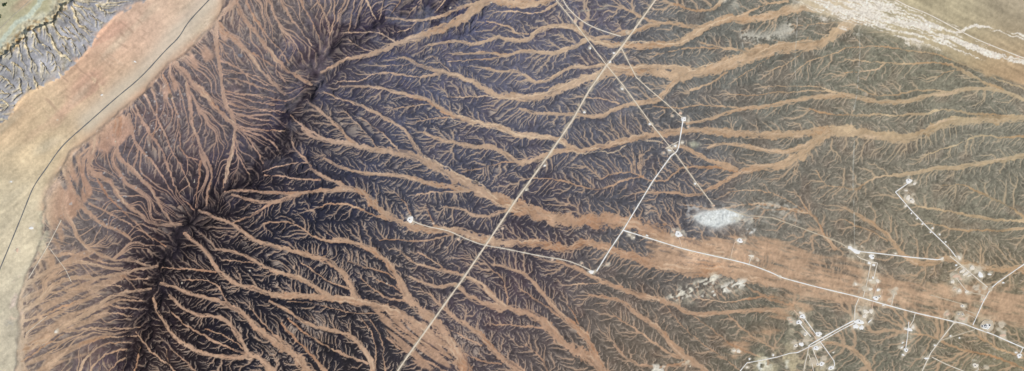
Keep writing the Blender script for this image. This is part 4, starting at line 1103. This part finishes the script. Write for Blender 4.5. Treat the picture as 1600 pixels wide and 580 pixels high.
def tagged(o, label, cat=None, kind=None, group=None):
    o['label'] = label
    if cat: o['category'] = cat
    if kind: o['kind'] = kind
    if group: o['group'] = group
    return o
cls = np.zeros((H - 1, Wd - 1), np.int32)
def cells_of(mask):
    c = np.zeros((H - 1, Wd - 1), bool); c[E:E + NY - 1, E:E + NX - 1] = mask[:-1, :-1]; return c
GROUNDS = [('ground', 'dark dissected desert hills full of branching dry gullies', .10)]
def region(name, label, mask, grain=.07):
    GROUNDS.append((name, label, grain)); cls[cells_of(mask)] = len(GROUNDS) - 1
region('gravel_plain', 'smooth pinkish and beige gravel plain on the left', (blur(nw.astype(np.float32), 3) > .5) & ~esc)
region('escarpment', 'grey rock plateau with canyons and a pale cliff in the upper left corner', esc | (nw & (d_crest > 0) & (d_crest < 16) & (GX < 150)))
region('stony_plain', 'greenish tan plain in the upper right corner', m_ne > .5)
region('dry_riverbed', 'wide braided river bed of white gravel in the upper right', B > .05)
region('salt_flat', 'white salt flat among the hills right of centre', polymask(pts("1084,338 1099,331 1134,325 1152,330 1164,337 1154,346 1138,350 1120,357 1097,351")))
region('sand_sheet', 'broad orange sand sheet streaked by floods behind the oil field', (np.maximum(sheet, .8 * sheet2) > .5) & (cov > .5))
WASHES = [   # courses that make up one wash -> label
 ((0,), 'pale sandy wash climbing from the ridge to the top edge'),
 ((5, 6), 'braided wash crossing both long roads near the top before the white river bed'),
 ((9,), 'narrower wash that joins the braided one just left of the straight road'),
 ((11,), 'thin white threaded wash passing the crossing of the two long roads'),
 ((12, 13, 14), 'wide orange wash running below the road crossing up to the white river bed'),
 ((19, 20, 21, 22), 'longest wash, from the ridge across the middle to the right edge'),
 ((25,), 'curved side wash joining the widest central wash from above'),
 ((26, 27, 28), 'widest central wash crossing the broad road into the orange sand sheet'),
 ((33,), 'slim wash joining the widest central wash from the left'),
 ((36, 37), 'side wash joining the longest wash left of the broad road'),
 ((41, 42), 'wash above the salt flat bending up to join the longest wash'),
 ((45,), 'wash under the thin road that turns up to the wide orange wash'),
 ((47, 48), 'narrow level wash from the square white pad to the right edge'),
 ((50, 51), 'narrow wash just above the upper right well'),
 ((57, 59), 'dull wash under the diagonal road leaving over the right edge'),
 ((83, 87, 88, 89), 'orange wash followed by the white road from the lone well'),
 ((84,), 'short wash fed from below joining at the dark ridge foot'),
 ((86,), 'side wash coming down beside the dark ridge to the orange wash'),
 ((96, 97), 'wash in the dark lower hills with a right hand bend into the long sand wash'),
 ((98, 99, 100), 'sand wash bending down to the broad road near the bottom edge'),
 ((105, 106), 'long sand wash through the darkest hills to the broad road'),
 ((108,), 'middle wash of the dark hills joining the long sand wash'),
 ((115, 116), 'sand wash widening towards the bottom left of the broad road'),
 ((118, 119), 'short wash with many heads in the darkest lower hills'),
 ((120,), 'lowest left wash below the ridge end'),
 ((126,), 'wash curving down to the bottom edge like a hook'),
 ((130,), 'wash crossed by the broad road above the bottom fan'),
 ((132, 133), 'broad sand wash right of the broad road reaching the bottom edge'),
 ((134,), 'slanting wash right of the broad bottom wash'),
 ((139,), 'slanting wash left of the broad bottom wash'),
 ((143, 144), 'brown wash below the road end pad going right'),
 ((145,), 'brown slanting wash in the lower middle right of the bottom washes'),
 ((159,), 'pale wash from the ridge notch up to the top left fans'),
 ((173, 174), 'sand wash on the western slope with two outlets on the plain'),
 ((181,), 'western wash dividing round a dark bluish hill'),
 ((183,), 'western wash ending in the pinkish plain edge'),
 ((189,), 'western wash spreading into the pinkish foot slope'),
 ((194,), 'level wash of the lower western fans'),
 ((197,), 'widest slanting wash of the lower western fans'),
]
strong = (sand_tr > .5) & (ID >= 0) & (plain < .5) & (B < .05)
for ids, lb in WASHES:
    GROUNDS.append(('dry_wash', lb, .06))
    cls[cells_of(strong & np.isin(ID, ids))] = len(GROUNDS) - 1
mats = {}
for k, (name, lb, grain) in enumerate(GROUNDS):
    cells = np.nonzero(cls.ravel() == k)[0]
    if not len(cells): continue
    cells = np.unravel_index(cells, cls.shape)
    me = sheet_mesh(name, cells)
    if name not in mats: mats[name] = ground_material(name + '_surface', grain)
    me.materials.append(mats[name])
    o = bpy.data.objects.new(name, me); COL.objects.link(o)
    tagged(o, lb, kind='structure')

def gz(x, y): return float(lookup(Z, np.array([x]), np.array([y]))[0])

# ----------------------------------------------------------------- mesh helper
def mesh_obj(name, verts, faces, mat, parent=None, loc=(0, 0, 0)):
    me = bpy.data.meshes.new(name); me.from_pydata(verts, [], faces); me.update()
    me.materials.append(mat)
    o = bpy.data.objects.new(name, me); COL.objects.link(o); o.location = loc
    if parent: o.parent = parent
    return o
def empty(name, loc):
    o = bpy.data.objects.new(name, None); COL.objects.link(o); o.location = loc; return o

PADM = {k: plain_material(k + '_gravel', v, .9, .12, .012) for k, v in COLS.items() if k not in ('asphalt',)}
PADM['asphalt'] = plain_material('worn_asphalt', COLS['asphalt'], .85, .10, .03)
oil = plain_material('dark_sump_water', (30, 30, 32), .25, .2, .05)
steel = plain_material('painted_steel', (206, 206, 200), .45, .06, .4, .0)
rust = plain_material('rusty_steel', (120, 86, 66), .7, .2, .4)

# ----------------------------------------------------------------- roads: low crowned embankments following the ground
def road(nm, w, c, p, lb):
    q, t = resample(pts(p), 1.0, rnd=rnd_(lb))
    tg = np.gradient(q, axis=0); tg /= np.hypot(*tg.T)[:, None] + 1e-9
    nrm_ = np.c_[-tg[:, 1], tg[:, 0]]
    r = random.Random(lb)
    k1, k2 = r.random() * 9, r.random() * 9
    hw = w * .5 * (1 + .10 * np.sin(t / 3.1 + k1) + .10 * np.sin(t / 7.7 + k2))
    zc = np.maximum.reduce([lookup(Z, q[:, 0] + nrm_[:, 0] * o, q[:, 1] + nrm_[:, 1] * o) for o in (-w * .5, 0, w * .5)])
    h = .16 + .12 * (nm != 'asphalt_road')
    V_, F_ = [], []
    for i in range(len(q)):
        for o, dz in ((-1.18, -.5), (-1, h), (0, h + .05), (1, h), (1.18, -.5)):
            x = q[i, 0] + nrm_[i, 0] * hw[i] * o; y = q[i, 1] + nrm_[i, 1] * hw[i] * o
            V_.append((wx_(x), wy_(y), (zc[i] + dz) * PX))
        if i:
            for j in range(4):
                a = (i - 1) * 5 + j; F_.append((a, a + 5, a + 6, a + 1))
    o = mesh_obj(nm, V_, F_, PADM[c])
    tagged(o, lb, kind='structure')
for nm, w, c, sw, p, lb in ROADS: road(nm, w, c, p, lb)

# ----------------------------------------------------------------- pads: graded gravel platforms, some with a bermed sump pit and a wellhead
def platform(a, b, rot, seed, top=1.4, low=-9.0, square=False):
    r = random.Random(seed); n = 22
    ph = [r.random() * 6.28 for _ in range(4)]
    ring = []
    for k in range(n):
        th = 2 * math.pi * k / n
        f = 1 + .12 * math.sin(2 * th + ph[0]) + .11 * math.sin(3 * th + ph[1]) + .08 * math.sin(5 * th + ph[2]) + .05 * (r.random() - .5)
        if square:
            m_ = max(abs(math.cos(th)), abs(math.sin(th))); f = .93 / m_ * (1 + .03 * math.sin(3 * th + ph[0]))
        u, v = a * f * math.cos(th), b * f * math.sin(th)
        ring.append((u, v))
    cr, sr = math.cos(math.radians(-rot)), math.sin(math.radians(-rot))
    P = lambda u, v, s, z: ((u * cr - v * sr) * s * PX, (u * sr + v * cr) * s * PX, z)
    V_ = [P(0, 0, 0, top + .4)]
    for s, z in ((.55, top + .35), (.96, top), (1.10, low)):
        V_ += [P(u, v, s, z + (r.random() - .5) * .3) for u, v in ring]
    F_ = [(0, 1 + k, 1 + (k + 1) % n) for k in range(n)]
    for l in range(2):
        for k in range(n):
            a0 = 1 + l * n + k; a1 = 1 + l * n + (k + 1) % n
            F_.append((a0, a0 + n, a1 + n, a1))
    return V_, F_
def lathe(prof, n=16):
    V_, F_ = [], []
    for r_, z in prof:
        V_ += [(r_ * math.cos(2 * math.pi * k / n), r_ * math.sin(2 * math.pi * k / n), z) for k in range(n)]
    for l in range(len(prof) - 1):
        for k in range(n):
            a0 = l * n + k; a1 = l * n + (k + 1) % n
            F_.append((a0, a1, a1 + n, a0 + n))
    F_.append(tuple((len(prof) - 1) * n + k for k in range(n)))
    return V_, F_
BERM = lathe([(21, 0), (17, 3.2), (14.5, 3.2), (12.5, .2), (12.4, -.4)]); BERM = (BERM[0], BERM[1][:-1])
POOL = lathe([(13.2, -.6), (13.2, .5)])
HEADV = lathe([(2.2, 0), (2.2, 1.4), (1.0, 1.6), (1.0, 5.5), (1.9, 5.6), (1.9, 6.3), (.6, 6.6), (.6, 8.0)], 10)
meshes = {}
def shared(name, vf, mat, parent, loc):
    if name not in meshes:
        o = mesh_obj(name, *vf, mat); meshes[name] = o.data
    else:
        o = bpy.data.objects.new(name, meshes[name]); COL.objects.link(o)
    o.parent = parent; o.location = loc
    return o
for i, (x, y, a, b, rot, pits, c, lb) in enumerate(P_):
    zz = max(gz(x + u * a * .9, y + v * b * .9) for u in (-1, 0, 1) for v in (-1, 0, 1)) * PX + .6 + .013 * i
    V_, F_ = platform(a * 1.08, b * 1.08, rot, i, square='square' in lb and 'bright' in lb and a > 3)
    if not pits:
        o = mesh_obj('gravel_clearing', V_, F_, PADM[c], None, (wx_(x), wy_(y), zz))
        tagged(o, lb, 'clearing', group='graded gravel clearings of the oil field')
        continue
    root = empty('well_pad', (wx_(x), wy_(y), zz)); tagged(root, lb, 'well pad', group='well pads with dark pits')
    mesh_obj('platform', V_, F_, PADM[c], root)
    for u, v in pits:
        bm_ = shared('pit_berm', BERM, PADM['white'], root, (u * PX, -v * PX, 1.6))
        bm_.scale = (.66, .58, 1)
        pl_ = shared('pit_pool', POOL, oil, root, (u * PX, -v * PX, 1.9)); pl_.scale = (.72, .62, 1)
        if a > 3: shared('wellhead', HEADV, rust, root, ((u + 1.9) * PX, -(v + 1.1) * PX, 1.5))

# ----------------------------------------------------------------- the storage station: round yard, tanks, sump pits
sx, sy = 1542.5, 509
zz = max(gz(sx + u, sy + v) for u in (-7, 0, 7) for v in (-7, 0, 7)) * PX + .7
st = empty('storage_station', (wx_(sx), wy_(sy), zz)); tagged(st, 'round oil storage station with white yard and dark pits beside the main road', 'oil station')
V_, F_ = platform(9.6, 9.4, 20, 991); mesh_obj('yard', V_, F_, PADM['dull'], st)
V_, F_ = platform(5.2, 4.4, 30, 992, 2.2, -2); mesh_obj('hardstand', V_, F_, PADM['white'], st, (-1.6 * PX, -1.4 * PX, .8))
V_, F_ = lathe([(101, -2), (97, 2.8), (94, 2.8), (90, -1)], 48); F_ = F_[:-1]
mesh_obj('perimeter_track', V_, F_, PADM['dull'], st, (0, 0, 1.2))
for u, v in ((-8, .5), (3.8, -.8)):
    shared('pit_berm', BERM, PADM['pale'], st, (u * PX, -v * PX, 1.9)); shared('pit_pool', POOL, oil, st, (u * PX, -v * PX, 2.1))
TANK = lathe([(7.5, 0), (7.5, 11), (7.9, 11), (7.9, 11.4), (0.5, 13.2), (.5, 13.6)], 24)
for u, v in ((-3.6, 1.0), (-1.6, .2), (-2.6, 3), (-.4, 2.4)):
    shared('storage_tank', TANK, steel, st, (u * PX, -v * PX, 3.4))
DARKT = lathe([(6, 0), (6, 8), (6.3, 8.2), (.5, 9.4)], 20)
for u, v in ((-4.2, -.6), (-2.3, -1.2), (-.8, -.4)):
    shared('process_vessel', DARKT, oil, st, (u * PX, -v * PX, 3.4))
def gable(w, d, h):
    return [(-w, -d, 0), (w, -d, 0), (w, d, 0), (-w, d, 0), (-w, -d, h), (w, -d, h), (w, d, h), (-w, d, h), (-w, 0, h * 1.35), (w, 0, h * 1.35)], \
           [(0, 1, 5, 4), (2, 3, 7, 6), (0, 4, 8, 7, 3), (1, 2, 6, 9, 5), (4, 5, 9, 8), (6, 7, 8, 9)]
for u, v, w, d in ((.6, 4.2, 10, 5), (-5.6, 2.4, 8, 5), (2.4, 2.6, 6, 4)):
    V_, F_ = gable(w, d, 5); mesh_obj('shed', V_, F_, steel, st, (u * PX, -v * PX, 2.6))
# two sheds stand on the bright square pad
for u, v, w, d, lb in ((1066.6, 185, 9, 6, 'left white shed on the bright square pad'), (1069.6, 187.2, 7, 5, 'right white shed on the bright square pad')):
    V_, F_ = gable(w, d, 5)
    sh_ = empty('shed', (wx_(u), wy_(v), gz(1068, 186) * PX + 2.2)); tagged(sh_, lb, 'shed', group='sheds on the square pad')
    mesh_obj('walls_and_roof', V_, F_, steel, sh_)

# ----------------------------------------------------------------- the dark green grove in the upper left corner
bark = plain_material('bark', (92, 74, 58), .9, .2, .8); leaf = plain_material('leaf', (52, 72, 44), .8, .35, .25)
rt = random.Random(5)
def crown_mesh(seed, R_, H_):
    r = random.Random(seed); V_, F_ = [], []
    blobs = [(r.gauss(0, .38) * R_, r.gauss(0, .38) * R_, H_ * (.55 + .4 * r.random()), R_ * r.uniform(.35, .6)) for _ in range(9)]
    for _ in range(260):
        bx_, by_, bz_, br = r.choice(blobs)
        d = [r.gauss(0, 1) for _ in range(3)]; l = math.sqrt(sum(v * v for v in d)) + 1e-6
        k = br * r.uniform(.6, 1.05)
        c_ = (bx_ + d[0] / l * k, by_ + d[1] / l * k, bz_ + d[2] / l * k * .7)
        s = R_ * r.uniform(.10, .2); th = r.random() * 6.28; tl = r.uniform(-.8, .8)
        u = (math.cos(th) * s, math.sin(th) * s, tl * s); v = (-math.sin(th) * s, math.cos(th) * s, -tl * s * .5)
        b0 = len(V_)
        for p, q in ((-1, -1), (1, -1), (1.1, 1), (-.9, 1)):
            V_.append(tuple(c_[i] + u[i] * p + v[i] * q for i in range(3)))
        F_.append((b0, b0 + 1, b0 + 2, b0 + 3))
    return V_, F_
def trunk_mesh(H_):
    V_, F_ = lathe([(.9, -1), (.6, H_ * .3), (.4, H_ * .6), (.15, H_ * .85)], 8)
    for k in range(4):
        th = k * 1.57 + .4; b0 = len(V_); dx, dy = math.cos(th), math.sin(th)
        for f, w in ((0, .3), (1, .1)):
            for o in (-1, 1):
                V_.append((dx * f * 4 - dy * o * w, dy * f * 4 + dx * o * w, H_ * (.45 + .3 * f)))
                V_.append((dx * f * 4, dy * f * 4, H_ * (.45 + .3 * f) + w * 2 * o))
        F_ += [(b0, b0 + 1, b0 + 5, b0 + 4), (b0 + 1, b0 + 2, b0 + 6, b0 + 5), (b0 + 2, b0 + 3, b0 + 7, b0 + 6), (b0 + 3, b0, b0 + 4, b0 + 7)]
    return V_, F_
crowns = [crown_mesh(k, 7.5, 11) for k in range(3)]; trk = trunk_mesh(11)
for k in range(34):
    if k < 26:
        cx_, cy_ = rt.gauss(0, 2.0), rt.gauss(0, .75); x, y = 7.2 + cx_ * .9 + cy_ * .3, 7.2 - cx_ * .42 + cy_; lb = 'dark green tree of the dense grove in the upper left corner'; gp = 'trees of the upper left grove'
    else:
        x, y = .4 + rt.random() * .9, 23 + rt.random() * 5; lb = 'dark green tree of the small clump at the left edge below the grove'; gp = 'trees at the left edge'
    t_ = empty('tree', (wx_(x), wy_(y), gz(x, y) * PX)); tagged(t_, lb, 'tree', group=gp)
    s = rt.uniform(.75, 1.25); t_.scale = (s, s, s); t_.rotation_euler = (0, 0, rt.random() * 6.28)
    shared('trunk', trk, bark, t_, (0, 0, 0)); shared('crown' if k % 3 == 0 else 'crown', crowns[0], leaf, t_, (0, 0, 0))
print('built', len(bpy.data.objects))
